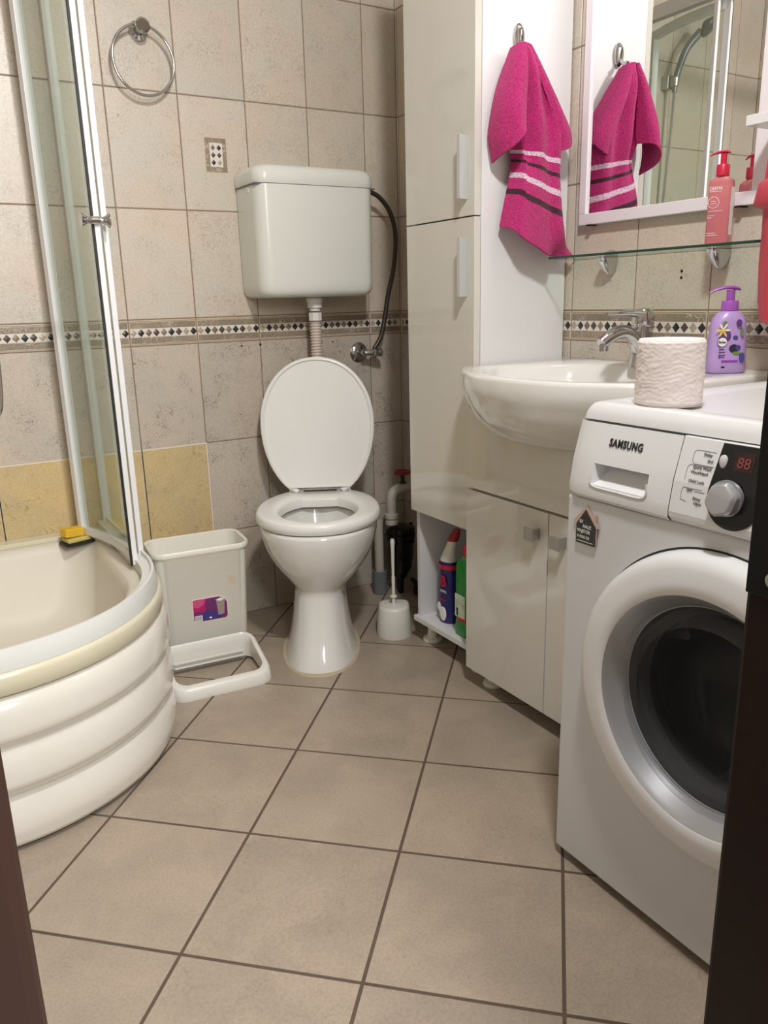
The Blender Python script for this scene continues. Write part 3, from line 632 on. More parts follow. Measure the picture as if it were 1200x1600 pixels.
text('DERMA', .0095, (-.0185, -.0166, .103), (1, 0, 0), (0, 0, 1), M['white'], pk, ext=.0002, sx=.8)
g = G(); g.tube([(-.009+.0105*math.cos(2*PI*k/28), -.0166, .080+.0105*math.sin(2*PI*k/28)) for k in range(29)], .0005, 5, caps=False); g.obj('print_ring', M['white'], pk)
G().box((-.019, -.0168, .0635), (.010, -.0162, .0642)).obj('print_line', M['white'], pk)
for z, a, b in ((.100, -.018, .006), (.055, -.019, -.006), (.051, -.019, -.010), (.022, -.019, -.002), (.018, -.019, .002), (.082, -.015, -.005), (.0775, -.015, -.004)): G().box((a, -.0168, z), (b, -.0162, z+.0008)).obj('print_line', M['white'], pk)
G().box((.0222, -.011, .018), (.0226, .011, .108)).obj('back_label', M['white'], pk)

# red container hanging from the side shelf
rc = thing('red_container', 'rose red plastic container with flared rim hanging at the right edge by the mirror', 'container', (-.155, -1.50, 1.0))
g = G(); NN = 48
def rr_(r, z, w=0): return [(-.155+(r+w*math.sin(7*a))*math.cos(a)*.9, -1.515+(r+w*math.sin(7*a+z*30))*math.sin(a), z) for a in [2*PI*k/NN for k in range(NN)]]
g.loft([rr_(.02, .955), rr_(.035, .965, .002), rr_(.04, 1.0, .002), rr_(.044, 1.06, .002), rr_(.046, 1.12, .0015), rr_(.047, 1.152), rr_(.046, 1.19), rr_(.044, 1.19), rr_(.042, 1.06), rr_(.03, .97)])
g.obj('bucket', M['redp'], rc, world=True, smooth=True)
g = G(); g.loft([rr_(.047, 1.154), rr_(.062, 1.160), rr_(.064, 1.164), rr_(.058, 1.195), rr_(.054, 1.200), rr_(.047, 1.198)], caps=False); g.obj('rim', M['redp'], rc, world=True, smooth=True)
g = G(); g.tube(crv([(-.155, -1.46, 1.19), (-.15, -1.462, 1.25), (-.125, -1.468, 1.30), (-.122, -1.47, 1.333), (-.10, -1.47, 1.331)], 8), .0025, 8); g.obj('hanging_hook', M['redp'], rc, world=True, smooth=True)

# ---------------------------------------------------------------- towel on its hook
hk = thing('towel_hook', 'oval chrome hook on the white cabinet side holding the pink towel', 'hook', (-.178, -.812, 1.595))
g = G(); g.loft([[(a*math.cos(2*PI*k/24), -h, .028*s*math.sin(2*PI*k/24)) for k in range(24)] for h, a, s in ((0, .0145, 1), (.004, .0145, 1), (.008, .012, .85), (.010, .006, .5))]); g.obj('plate', M['chrome'], hk, smooth=True)
G().tube(crv([(0, -.006, -.012), (0, -.024, -.026), (0, -.030, -.026), (0, -.033, -.020)], 6), .005, 10).obj('prong', M['chrome'], hk, smooth=True)

tm = bpy.data.materials.new('pink_terry'); tm.use_nodes = True; nt = tm.node_tree; b = nt.nodes['Principled BSDF']
uv = nt.nodes.new('ShaderNodeUVMap'); sx = nt.nodes.new('ShaderNodeSeparateXYZ'); nt.links.new(uv.outputs[0], sx.inputs[0])
pink, wht, mar = srgb(198, 38, 118), srgb(238, 205, 224), srgb(66, 12, 36)
r = nt.nodes.new('ShaderNodeValToRGB'); r.color_ramp.interpolation = 'CONSTANT'; e = r.color_ramp.elements
st = [(0, pink), (.500, wht), (.524, pink), (.585, mar), (.608, pink), (.665, wht), (.692, pink), (.750, mar), (.775, pink)]
e[0].position = 0; e[0].color = pink; e[1].position = .5; e[1].color = wht
for p_, c_ in st[2:]: q = e.new(p_); q.color = c_
nt.links.new(sx.outputs[1], r.inputs[0])
tcn = nt.nodes.new('ShaderNodeTexCoord'); vz = nt.nodes.new('ShaderNodeTexNoise'); vz.inputs['Scale'].default_value = 290; vz.inputs['Detail'].default_value = 3; vz.inputs['Roughness'].default_value = .7
nt.links.new(tcn.outputs['Object'], vz.inputs['Vector'])
dk = ramp(nt, vz.outputs['Fac'], [(.38, (.52, .52, .52, 1)), (.56, (1, 1, 1, 1))])
nt.links.new(mixc(nt, 1.0, r.outputs[0], dk, 'MULTIPLY'), b.inputs['Base Color']); b.inputs['Roughness'].default_value = .95; b.inputs['Sheen Weight'].default_value = .12
bp = nt.nodes.new('ShaderNodeBump'); bp.inputs['Strength'].default_value = .9; bp.inputs['Distance'].default_value = .004; nt.links.new(vz.outputs['Fac'], bp.inputs['Height']); nt.links.new(bp.outputs['Normal'], b.inputs['Normal'])
def cat(a, b_, c, d, t): return .5*((2*b_)+(c-a)*t+(2*a-5*b_+4*c-d)*t*t+(3*b_-a-3*c+d)*t**3)
def grid_eval(Gd, u, v):
    R_, K = len(Gd), len(Gd[0]); fu, fv = u*(K-1), v*(R_-1); iu, iv = min(int(fu), K-2), min(int(fv), R_-2); tu, tv = fu-iu, fv-iv
    def row(i):
        i = max(0, min(R_-1, i)); g_ = lambda j: Vector(Gd[i][max(0, min(K-1, j))]); return cat(g_(iu-1), g_(iu), g_(iu+1), g_(iu+2), tu)
    return cat(row(iv-1), row(iv), row(iv+1), row(iv+2), tv)
class Sheet:
    def __init__(s): s.v = []; s.f = []; s.uv = []
    def add(s, Gd, v0, v1, nu=70, nv=110, seed=0):
        k0 = len(s.v)
        for j in range(nv+1):
            for i in range(nu+1):
                p = grid_eval(Gd, i/nu, j/nv); x, z, d = p
                d += .003*noise.noise((x*22+seed, z*14, 1.3))+.0008*noise.noise((x*160, z*160, seed))
                s.v.append((x, -.8125-max(d, .0015), z)); s.uv.append((i/nu, v0+(v1-v0)*j/nv))
        for j in range(nv):
            for i in range(nu): a = k0+j*(nu+1)+i; s.f.append((a, a+1, a+nu+2, a+nu+1))
# (x, z, depth off the panel); rows from hook to hem
main = [[(-.205, 1.567, .030), (-.200, 1.569, .040), (-.194, 1.570, .044), (-.188, 1.570, .044), (-.182, 1.569, .042), (-.177, 1.567, .035), (-.172, 1.564, .022)],
        [(-.225, 1.52, .025), (-.213, 1.52, .055), (-.198, 1.522, .040), (-.182, 1.522, .060), (-.166, 1.522, .052), (-.152, 1.52, .052), (-.138, 1.517, .012)],
        [(-.238, 1.46, .02), (-.222, 1.46, .058), (-.198, 1.462, .032), (-.172, 1.462, .066), (-.146, 1.462, .050), (-.122, 1.46, .060), (-.098, 1.456, .010)],
        [(-.226, 1.405, .018), (-.212, 1.402, .050), (-.196, 1.402, .030), (-.164, 1.402, .068), (-.130, 1.400, .048), (-.098, 1.397, .062), (-.068, 1.392, .012)],
        [(-.212, 1.352, .016), (-.198, 1.348, .044), (-.188, 1.347, .040), (-.158, 1.343, .066), (-.126, 1.338, .050), (-.094, 1.333, .058), (-.064, 1.328, .014)],
        [(-.206, 1.322, .016), (-.194, 1.316, .050), (-.186, 1.310, .052), (-.154, 1.302, .062), (-.122, 1.293, .054), (-.092, 1.286, .056), (-.060, 1.278, .016)],
        [(-.216, 1.272, .016), (-.204, 1.266, .054), (-.194, 1.257, .060), (-.158, 1.246, .062), (-.122, 1.236, .056), (-.086, 1.225, .058), (-.050, 1.213, .018)],
        [(-.230, 1.220, .016), (-.216, 1.212, .056), (-.204, 1.201, .066), (-.162, 1.186, .064), (-.120, 1.172, .058), (-.078, 1.158, .060), (-.034, 1.142, .020)],
        [(-.240, 1.178, .016), (-.230, 1.168, .056), (-.214, 1.150, .070), (-.168, 1.130, .068), (-.124, 1.112, .060), (-.080, 1.112, .030), (-.024, 1.108, .046)]]
sh = Sheet(); sh.add(main, .02, .97, 90, 130, 1)
left = [[(-.214, 1.562, .016), (-.212, 1.566, .032), (-.208, 1.568, .042), (-.203, 1.569, .046), (-.198, 1.569, .048), (-.194, 1.568, .046)],
        [(-.240, 1.50, .012), (-.240, 1.50, .040), (-.232, 1.502, .060), (-.220, 1.503, .068), (-.206, 1.504, .066), (-.198, 1.503, .052)],
        [(-.262, 1.435, .012), (-.264, 1.432, .045), (-.252, 1.435, .072), (-.236, 1.438, .080), (-.216, 1.440, .074), (-.200, 1.440, .050)],
        [(-.272, 1.375, .012), (-.270, 1.368, .05), (-.254, 1.374, .080), (-.240, 1.384, .092), (-.222, 1.394, .080), (-.202, 1.396, .050)],
        [(-.262, 1.318, .014), (-.264, 1.332, .055), (-.254, 1.346, .086), (-.240, 1.364, .098), (-.226, 1.380, .086), (-.203, 1.384, .052)]]
sh.add(left, .02, .44, 50, 70, 5)
right = [[(-.186, 1.568, .046), (-.180, 1.567, .046), (-.174, 1.565, .042), (-.169, 1.562, .032), (-.165, 1.558, .018)],
         [(-.160, 1.50, .055), (-.148, 1.50, .060), (-.136, 1.498, .056), (-.126, 1.494, .042), (-.118, 1.490, .014)],
         [(-.130, 1.44, .058), (-.112, 1.44, .066), (-.096, 1.437, .062), (-.082, 1.432, .044), (-.072, 1.426, .010)],
         [(-.110, 1.390, .055), (-.090, 1.390, .068), (-.070, 1.390, .066), (-.052, 1.390, .046), (-.042, 1.388, .012)],
         [(-.104, 1.352, .052), (-.084, 1.350, .066), (-.066, 1.358, .066), (-.050, 1.374, .050), (-.040, 1.380, .014)]]
sh.add(right, .02, .44, 40, 60, 9)
me = bpy.data.meshes.new('towel'); me.from_pydata(sh.v, [], sh.f); ul = me.uv_layers.new(name='UVMap')
for l in me.loops: ul.data[l.index].uv = sh.uv[l.vertex_index]
bm = bmesh.new(); bm.from_mesh(me); bmesh.ops.remove_doubles(bm, verts=bm.verts, dist=.00001); bm.to_mesh(me); bm.free()
tw = link('towel', me, tm, None, smooth=True, angle=180, origin=(-.17, -.85, 1.3))
sm = tw.modifiers.new('thick', 'SOLIDIFY'); sm.thickness = .005; sm.offset = 0
tag(tw, 'pink terry towel with white and maroon stripes hanging on the cabinet side', 'towel')

# ---------------------------------------------------------------- cistern, pipe, hose, valve
cs = thing('toilet_cistern', 'white plastic toilet cistern mounted high on the tiled wall', 'cistern', (-.3825, -.08, 1.03))
def cs_r(z, i, ib=0., r=.04): return at_z(rrect(-.575+i, -.190-i, -.166+i, -.003, [r, r, .006, .006]), z)
G().loft([cs_r(1.030, .030), cs_r(1.0325, .016), cs_r(1.039, .006), cs_r(1.050, .001), cs_r(1.07, 0), cs_r(1.20, -.001), cs_r(1.345, -.002)]).obj('tank', M['cistern'], cs, world=True, smooth=True, angle=50)
G().loft([cs_r(1.3465, -.003), cs_r(1.352, -.005), cs_r(1.378, -.004), cs_r(1.390, .002), cs_r(1.397, .012), cs_r(1.401, .028), cs_r(1.402, .05)]).obj('lid', M['cistern'], cs, world=True, smooth=True, angle=50)
G().box((-.578, -.105, 1.325), (-.574, -.088, 1.343)).obj('side_clip', M['plast'], cs, world=True, bevel=.001)
G().box((-.58, -.16, 1.3435), (-.185, -.01, 1.3475)).obj('lid_seam', M['inkg'], cs, world=True)
PX, PYy = -.372, -.085
fp = thing('flush_pipe', 'white ribbed flush pipe with nut running from the cistern down behind the lid', 'pipe', (PX, PYy, .45))
g = G(); g.lathe([(.026, .578), (.026, .565), (.022, .563), (.0235, .560), (.0235, .548), (.017, .546), (.017, .538)], (PX, PYy, .45), n=36); g.obj('connector', M['plast'], fp, world=True, smooth=True)
G().lathe([(.0215, 0), (.0215, .025)], (PX, PYy, .958), n=8).obj('nut', M['plast'], fp, world=True, bevel=.001)
pr = []
z = .955
while z > .47: pr += [(.0185, z), (.0185, z-.004), (.0155, z-.0055), (.0155, z-.0075)]; z -= .009
G().lathe(pr, (PX, PYy, 0), n=28).obj('ribbed_tube', mat('ribbed_grey_pink_plastic', srgb(206, 190, 180), .4), fp, world=True, smooth=True, angle=80)

av = thing('angle_valve', 'chrome angle valve with round rosette on the wall right of the raised lid', 'valve', (-.172, -.002, .847))
g = G(); g.lathe([(.033, 0), (.034, -.003), (.030, -.007), (.020, -.012), (.012, -.014), (.012, -.05)], (-.172, 0, .845), 'y', 32)
g.obj('rosette', M['chrome'], av, world=True, smooth=True)
g = G(); g.tube([(-.172, -.045, .845), (-.150, -.055, .845), (-.128, -.060, .845)], .010, 16); g.lathe([(.012, 0), (.014, .006), (.014, .018), (.010, .02)], (-.140, -.058, .838), 'z', 16)
g.lathe([(.013, 0), (.014, .004), (.014, .012), (.011, .014)], (-.130, -.060, .845), 'x', 12); g.obj('valve_body', M['chrome'], av, world=True, smooth=True)
wh = G().tube(crv([(-.188, -.08, 1.352), (-.160, -.078, 1.350), (-.115, -.074, 1.332), (-.072, -.068, 1.285), (-.052, -.062, 1.215), (-.060, -.060, 1.12), (-.085, -.060, 1.03), (-.100, -.060, .955), (-.118, -.060, .895), (-.140, -.058, .862), (-.142, -.058, .855)], 10), .0075, 12).obj('water_hose', M['hose'], None, smooth=True, origin=(-.1, -.06, 1.1))
tag(wh, 'dark braided water hose curving from the cistern down to the wall valve', 'hose')

# towel ring
tr = thing('towel_ring', 'round chrome towel ring on the back wall beside the shower', 'towel ring', (-.826, -.002, 1.735))
G().lathe([(.024, 0), (.026, -.003), (.024, -.010), (.014, -.014), (.012, -.038), (.016, -.040), (.019, -.046), (.019, -.058), (.014, -.062)], (-.826, 0, 1.735), 'y', 32).obj('rosette', M['chrome'], tr, world=True, smooth=True)
G().tube([(-.828+.082*math.cos(2*PI*k/64), -.040-.008*math.sin(2*PI*k/64)*0, 1.655+.086*math.sin(2*PI*k/64)) for k in range(65)], .0042, 12, caps=False).obj('ring', M['chrome'], tr, world=True, smooth=True)

# ---------------------------------------------------------------- toilet
TH = .50
to = thing('toilet', 'white floor standing toilet with raised oval lid turned towards the doorway', 'toilet', (-.432, -.185, 0), rotz=-TH)
# local frame: -y forward, x lateral
def eg(s0, s1, hw, z, back=.0, n=48, e=.9, wide=.5):
    """egg ring between s0 (back) and s1 (front); back = half width of a flat back"""
    out = []
    for k in range(n):
        t = 2*PI*k/n; c = math.cos(t); sn = math.sin(t)
        w = hw*math.copysign(abs(sn)**e, sn); s = s0+(s1-s0)*(.5-.5*math.copysign(abs(c)**.94, c))
        if back and s < s0+(s1-s0)*wide and abs(w) < back: w = w
        out.append((w, -s, z))
    return out
def seat_outline(hw, s0, s1, z, bw=.105, n=28):
    """D outline: flat hinge edge of half width bw at s0, round front"""
    L = s1-s0; half = []
    for k in range(n+1):
        q = k/n; a = PI/2-(PI*.90)*(1-q)  # from hinge side round to front
        a = -PI*.5*.80+(PI*.5*1.80)*q
        half.append((hw*math.cos(a)**.92 if math.cos(a) > 0 else 0, s1-L*.53+L*.47*math.sin(a) if a > 0 else s1-L*.53+(L*.53/math.sin(PI*.4))*math.sin(a)))
    P = [(x, s) for x, s in half]
    # make the first point meet the hinge width
    P[0] = (max(P[0][0], bw), s0)
    out = [(x, -s, z) for x, s in P]+[(-x, -s, z) for x, s in reversed(P[:-1])]
    return out
ZS = .398
bowl = [(.0, .02, .428, .110, -.008), (.012, .02, .424, .107, -.008), (.05, .04, .400, .095, -.007), (.10, .06, .376, .086, -.006), (.15, .07, .360, .080, -.005), (.195, .075, .348, .076, -.004), (.212, .07, .345, .077, -.003),
        (.222, .055, .350, .088, -.002), (.24, .03, .360, .105, 0), (.265, .0, .376, .127, 0), (.295, -.02, .392, .148, 0), (.33, -.045, .405, .164, 0), (.365, -.06, .413, .172, 0), (.390, -.07, .416, .175, 0), (ZS, -.07, .414, .173, 0)]
rg = [[(x+dx, y, z_) for x, y, z_ in eg(a, b, hw, z, e=.8 if z < .21 else .9)] for z, a, b, hw, dx in bowl]
rg += [eg(.055, .375, .135, ZS), eg(.06, .37, .128, ZS-.01), eg(.08, .34, .11, .33), eg(.11, .30, .085, .27), eg(.15, .26, .05, .235), eg(.19, .22, .01, .23)]
g = G(); g.loft(rg); g.obj('bowl', M['ceramic'], to, smooth=True, angle=80)
# outlet at the back with screw cover, water
g = G(); g.loft([[(.055*math.cos(2*PI*k/20), .10-.0-i*.05, .19+.05*math.sin(2*PI*k/20)) for k in range(20)] for i in range(0, 5)]); g.obj('outlet', M['ceramic'], to, smooth=True)
g = G(); g.loft([[(sx_*.083+.006*0, -.13+.016*math.cos(2*PI*k/16), .075+.03*math.sin(2*PI*k/16)) for k in range(16)] for sx_ in (1, 1.04)]); 
G().loft([[(.070+h, -.155+a*math.cos(2*PI*k/16), .07+a*math.sin(2*PI*k/16)) for k in range(16)] for h, a in ((0, .010), (.008, .009), (.010, .006))]).obj('screw_cap', M['plast'], to, smooth=True)
G().loft([[(.079+h, -.155+a*math.cos(2*PI*k/12), .07+a*math.sin(2*PI*k/12)) for k in range(12)] for h, a in ((0, .005), (.003, .004))]).obj('screw', M['satin'], to, smooth=True)
def seatD(hw, s0, s1, z, bw): return seat_outline(hw, s0, s1, z, bw)
o = [seatD(.177, .0, .424, .401, .09), seatD(.183, -.002, .432, .407, .10), seatD(.1835, -.002, .433, .418, .10), seatD(.181, 0, .430, .4275, .10), seatD(.1775, .002, .426, .4320, .098), seatD(.172, .005, .420, .4335, .095)]
def hole(hw, s0, s1, z, ref):
    out = []; cy = -(s0+s1)/2
    for (x, y, _) in ref:
        a = math.atan2(x/.17, (y+.215)/.215); out.append((hw*math.sin(a), cy+(s1-s0)/2*math.cos(a), z))
    return out
ref = o[0]
o += [hole(.124, .062, .372, .4325, ref), hole(.119, .067, .367, .430, ref), hole(.115, .071, .363, .422, ref), hole(.115, .071, .363, .402, ref)]
g = G(); g.loft(o, caps=False); g.obj('seat', M['seat'], to, smooth=True, angle=60)
tl = math.radians(9)
def lidp(P, d0):
    out = []
    for (x, y, _) in P:
        s = -y+.0; out.append((x, -(.012-s*math.sin(tl)+d0*math.cos(tl)), .446+s*math.cos(tl)+d0*math.sin(tl)))
    return out
LP = lambda i: seat_outline(.178-i, .0+i*.3, .434-i, 0, .10-i*.5)
g = G(); g.loft([lidp(LP(.006), -.010), lidp(LP(0), -.006), lidp(LP(0), .006), lidp(LP(.004), .009), lidp(LP(.009), .009), lidp(LP(.013), .004), lidp(LP(.03), .003)])
g.obj('lid', M['seat'], to, smooth=True, angle=40)
for sx_ in (-.075, .075):
    g = G(); g.tube([(sx_-.022, -.004, .437), (sx_+.022, -.004, .437)], .007, 12); g.lathe([(.012, 0), (.012, .03)], (sx_, .004, .402)); g.obj('hinge', M['seat'], to, smooth=True)
g = G(); g.loft([[(x-.008, y, z) for x, y, z in eg(.008, .440, .119, 0)], [(x-.008, y, z) for x, y, z in eg(.010, .438, .117, .003)], [(x-.008, y, z) for x, y, z in eg(.016, .43, .108, .005)]]); 
g.obj('sealant_bead', M['sealant'], to, smooth=True)

# toilet brush
tb = thing('toilet_brush', 'white toilet brush in its plastic holder on the floor beside the toilet', 'toilet brush', (-.318, -.432, 0), rotz=-.55)
G().loft([at_z(rrect(-a, a, -b, b, [a*.98, a*.98, .02, .02], 8), z) for z, a, b in ((0, .054, .052), (.006, .055, .053), (.05, .052, .051), (.09, .048, .048), (.097, .045, .045), (.100, .037, .037))]).obj('holder', M['plast'], tb, smooth=True, angle=50)
g = G(); g.lathe([(.006, .09), (.006, .122), (.011, .124), (.011, .128), (.005, .131), (.0055, .19), (.0045, .193), (.0045, .20), (.006, .285), (.0072, .305), (.005, .312)], n=20); g.obj('handle', M['plast'], tb, smooth=True)

# ---------------------------------------------------------------- bin and its loose lid
bn = thing('waste_bin', 'cream open plastic waste bin standing between shower tray and toilet', 'bin', (-.856, -.205, 0), rotz=-.10)
def br(hw, hd, z, r=.035): return at_z(rrect(-hw, hw, -hd, hd, r), z)
G().loft([br(.117, .068, 0, .025), br(.120, .071, .006, .03), br(.134, .080, .325), br(.140, .084, .329, .037), br(.1415, .0855, .333, .038), br(.1415, .0855, .344, .038), br(.140, .084, .346, .037), br(.133, .079, .344), br(.118, .069, .008, .03), br(.11, .06, .006, .025)]).obj('bucket', M['bin'], bn, smooth=True, angle=50)
def bl(u, z, d=.0): return (u, -(.0705+(.0085)*(z/.325))-d, z)
lp_ = [(-.052, .150), (.028, .150), (.045, .140), (.052, .128), (.052, .082), (.046, .076), (-.045, .076), (-.052, .082)]
lm1 = mat('sticker_edge', srgb(238, 214, 214), .4)
def sticker(poly, d, m, name, c=(.010, .045)):
    G().loft([[bl(u+c[0], z+c[1], d-.0008) for u, z in poly], [bl(u+c[0], z+c[1], d) for u, z in poly]]).obj(name, m, bn)
sticker(lp_, .0012, lm1, 'sticker')
sticker([(u*.95, .113+(z-.113)*.93) for u, z in lp_], .0016, mat('sticker_purple', srgb(112, 46, 104), .4, var=.3, vscale=60), 'sticker_print')
sticker([(-.049, .110), (-.016, .110), (-.012, .1465), (-.049, .1465)], .0019, mat('sticker_pink', srgb(190, 24, 106), .4), 'sticker_print')
sticker([(-.049, .126), (-.035, .122), (-.02, .130), (-.014, .1465), (-.049, .1465)], .0022, mat('sticker_rose', srgb(206, 84, 130), .4), 'sticker_print')
sticker([(-.03+.035*math.cos(PI*k/10)+.03, .080+.028*math.sin(PI*k/10)) for k in range(11)], .0021, mat('sticker_violet', srgb(72, 54, 128), .4), 'sticker_print')
sticker([(.018, .138), (.034, .141), (.043, .136), (.040, .092), (.022, .090)], .0024, mat('sticker_grey', srgb(160, 146, 136), .4), 'sticker_picture')
sticker([(.016, .138), (.030, .143), (.043, .138), (.030, .133)], .0027, M['white'], 'sticker_picture')
sticker([(-.047, .080), (-.025, .080), (-.025, .098), (-.047, .098)], .0024, M['white'], 'barcode_panel')
for k in range(7): sticker([(-.0455+.0028*k, .083), (-.0443+.0028*k, .083), (-.0443+.0028*k, .096), (-.0455+.0028*k, .096)], .0027, M['ink'], 'barcode')
sticker([(-.005, .084), (.002, .084), (.002, .089), (-.005, .089)], .0024, M['white'], 'sticker_print')
sticker([(.078-.012, .196), (.078+.012, .196), (.078+.012, .222), (.078-.012, .222)], .0012, mat('price_tag', srgb(206, 190, 170), .7, var=.2, vscale=80), 'price_sticker', (.002, .03))

ld = thing('bin_lid_frame', 'white open bin lid frame lying on the floor in front of the bin', 'bin lid', (-.893, -.405, 0), rotz=-.09)
def fr2(hw, y0, y1, z0, z1, r, w=0):
    P = rrect(-hw, hw, y0, y1, [r*1.2, r*1.2, r, r], 8); return [(x, y, z0+(z1-z0)*max(0, min(1, (y+.10)/.19))) for x, y in P]
# outer skirt, top band, inner wall
G().loft([fr2(.140, -.102, .092, .0, .0, .035), fr2(.141, -.103, .093, .004, .004, .036), fr2(.137, -.100, .090, .028, .075, .036), fr2(.132, -.095, .086, .032, .086, .034), fr2(.126, -.087, .082, .033, .088, .03), fr2(.121, -.080, .078, .031, .084, .028), fr2(.120, -.079, .077, .026, .060, .027), fr2(.124, -.083, .079, .004, .012, .027)], caps=False).obj('frame', M['plast'], ld, smooth=True, angle=50)
g = G(); g.box((-.10, .060, .035), (.10, .068, .039)); g.box((-.10, .062, .02), (.10, .068, .023)); g.obj('inner_ribs', M['plast'], ld)
G().box((-.128, .05, .075), (-.122, .083, .105)).obj('pivot_tab', M['plast'], ld, bevel=.002)

# ---------------------------------------------------------------- shower tray
st = thing('shower_tray', 'deep quarter round cream shower tray with white ribbed front apron', 'shower tray', (-1.45, -.45, 0))
XR, YB = -1.036, -.008; XLt = XL+.004; YFt = -.908; RB = .445
def ring(off, z, offb=0., offl=0., rb=.02):
    return at_z(rrect(XLt+offl, XR-off, YFt+off, YB-offb, [max(.02, rb), RB-off, max(.02, rb), max(.02, rb)], 24), z)
def open_ring(off, z):
    """the two free sides only: from back wall round the bow to the left wall"""
    x1, y0 = XR-off, YFt+off; r_ = RB-off; o = [(x1, YB, z), (x1, -.2, z), (x1, -.35, z)]
    for k in range(33):
        a = -PI/2*k/32; o.append((x1-r_+r_*math.cos(a), y0+r_+r_*math.sin(a), z))
    o += [(XLt+.1, y0, z), (XLt, y0, z)]; return o
ap = [(.018, .012), (.012, .014), (.010, .022), (.006, .040), (.004, .055), (.010, .085), (.018, .106), (.022, .114), (.020, .120), (.010, .130), (.002, .142), (.000, .152), (.004, .19), (.012, .212), (.017, .220), (.015, .226),
      (.006, .236), (.001, .246), (.000, .256), (.003, .290), (.010, .312), (.020, .321), (.034, .324)]
g = G(); g.loft([open_ring(o_, z) for o_, z in ap]+[open_ring(.034+.02, .300)], caps=False, closed=False)
g.obj('apron', M['acryl'], st, world=True, smooth=True, angle=60)
G().loft([open_ring(.045, .0), open_ring(.045, .02)]+[open_ring(.055, .02), open_ring(.055, 0)], caps=False, closed=False).obj('plinth', M['rubber'], st, world=True)
G().loft([ring(.045, .15), ring(.026, .324), ring(.014, .328), ring(.010, .332), ring(.010, .362), ring(.012, .369), ring(.018, .372), ring(.055, .372)], caps=False).obj('rim', M['cream'], st, world=True, smooth=True, angle=50)
g = G(); trr = [ring(.054, .3715), ring(.078, .3715, .055, .055, .05), ring(.087, .367, .065, .065, .06), ring(.095, .345, .075, .075, .08), ring(.12, .20, .10, .10, .10), ring(.15, .155, .13, .13, .12), ring(.21, .14, .19, .19, .1)]
g.loft(trr, caps=False); g.add(trr[-1], [tuple(range(len(trr[-1])))])
g.obj('basin', mat('ivory_acrylic', srgb(216, 209, 194), .5), st, world=True, smooth=True, angle=50)
G().loft([at_z(rrect(XLt, -1.075, -.05, -.004, .015), z) if i < 2 else at_z(rrect(XLt, -1.079, -.046, -.004, .012), z) for i, z in enumerate((.3725, .380, .384))]).obj('back_ledge', M['cream'], st, world=True, smooth=True)

# ---------------------------------------------------------------- shower enclosure
en = thing('shower_enclosure', 'curved sliding shower enclosure with white frame and green tinted glass on the tray', 'shower enclosure', (-1.2, -.4, .35))
ZT0, ZT1 = .349, 2.02
def arcp(off, z, t0=0., t1=1., n=40):
    x1, y0 = XR-off, YFt+off; r_ = RB-off; P = [(x1, -.010), (x1, y0+r_)]; 
    for k in range(n+1):
        a = -PI/2*k/n; P.append((x1-r_+r_*math.cos(a), y0+r_+r_*math.sin(a)))
    P += [(XLt+.005, y0)]; return [(x, y, z) for x, y in P]
g = G(); g.loft([arcp(.018, .3725), arcp(.017, .377), arcp(.022, .406), arcp(.024, .415), arcp(.030, .415), arcp(.031, .405), arcp(.052, .401), arcp(.052, .3725)], caps=False, closed=False); g.obj('bottom_rail', mat('pale_grey_rail', srgb(222, 223, 219), .3), en, world=True, smooth=True, angle=40)
g = G(); g.loft([arcp(.018, ZT1-.045), arcp(.018, ZT1), arcp(.05, ZT1), arcp(.05, ZT1-.045), arcp(.018, ZT1-.045)], caps=False, closed=False); g.obj('top_rail', M['alub'], en, world=True)
G().box((XR-.036, -.028, .40), (XR-.014, -.003, ZT1-.045)).obj('wall_profile', M['alu'], en, world=True, bevel=.001)
G().box((XLt+.002, YFt+.020, .40), (XLt+.03, YFt+.044, ZT1-.045)).obj('wall_profile', M['alu'], en, world=True, bevel=.001)
PYs = -.402
G().box((XR-.027, PYs, .40), (XR-.022, -.028, ZT1-.045)).obj('fixed_glass', M['gpane'], en, world=True)
G().box((XR-.034, PYs-.016, .40), (XR-.021, PYs, ZT1-.045)).obj('post', M['alu'], en, world=True, bevel=.0015)
G().box((XLt+.03, YFt+.030, .40), (-1.56, YFt+.035, ZT1-.045)).obj('fixed_glass', M['gpane'], en, world=True)
G().box((-1.56, YFt+.024, .40), (-1.53, YFt+.042, ZT1-.045)).obj('post', M['alu'], en, world=True, bevel=.0015)
# sliding door leaf, pushed back
dpts = crv([(-1.140, -.085, 0), (-1.112, -.165, 0), (-1.092, -.26, 0), (-1.084, -.35, 0), (-1.087, -.437, 0)], 8)
def leaf(off, z):
    o = []
    for i, p in enumerate(dpts):
        t = (dpts[min(i+1, len(dpts)-1)]-dpts[max(i-1, 0)]).normalized(); nrm_ = Vector((t.y, -t.x, 0)); q = p+nrm_*off; o.append((q.x, q.y, z))
    return o
def strip(o0, o1, z0, z1): return G().loft([leaf(o0, z0), leaf(o0, z1), leaf(o1, z1), leaf(o1, z0), leaf(o0, z0)], caps=False, closed=False)
dg_ = strip(.003, -.003, .405, 1.945).obj('door_leaf', M['gpane'], en, world=True, smooth=True, angle=30)
def child(o):
    o.parent = dg_; return o
child(strip(.008, -.008, .392, .412).obj('leaf_bottom_rail', M['alu'], en, world=True)); child(strip(.008, -.008, 1.935, 1.965).obj('leaf_top_rail', M['alu'], en, world=True))
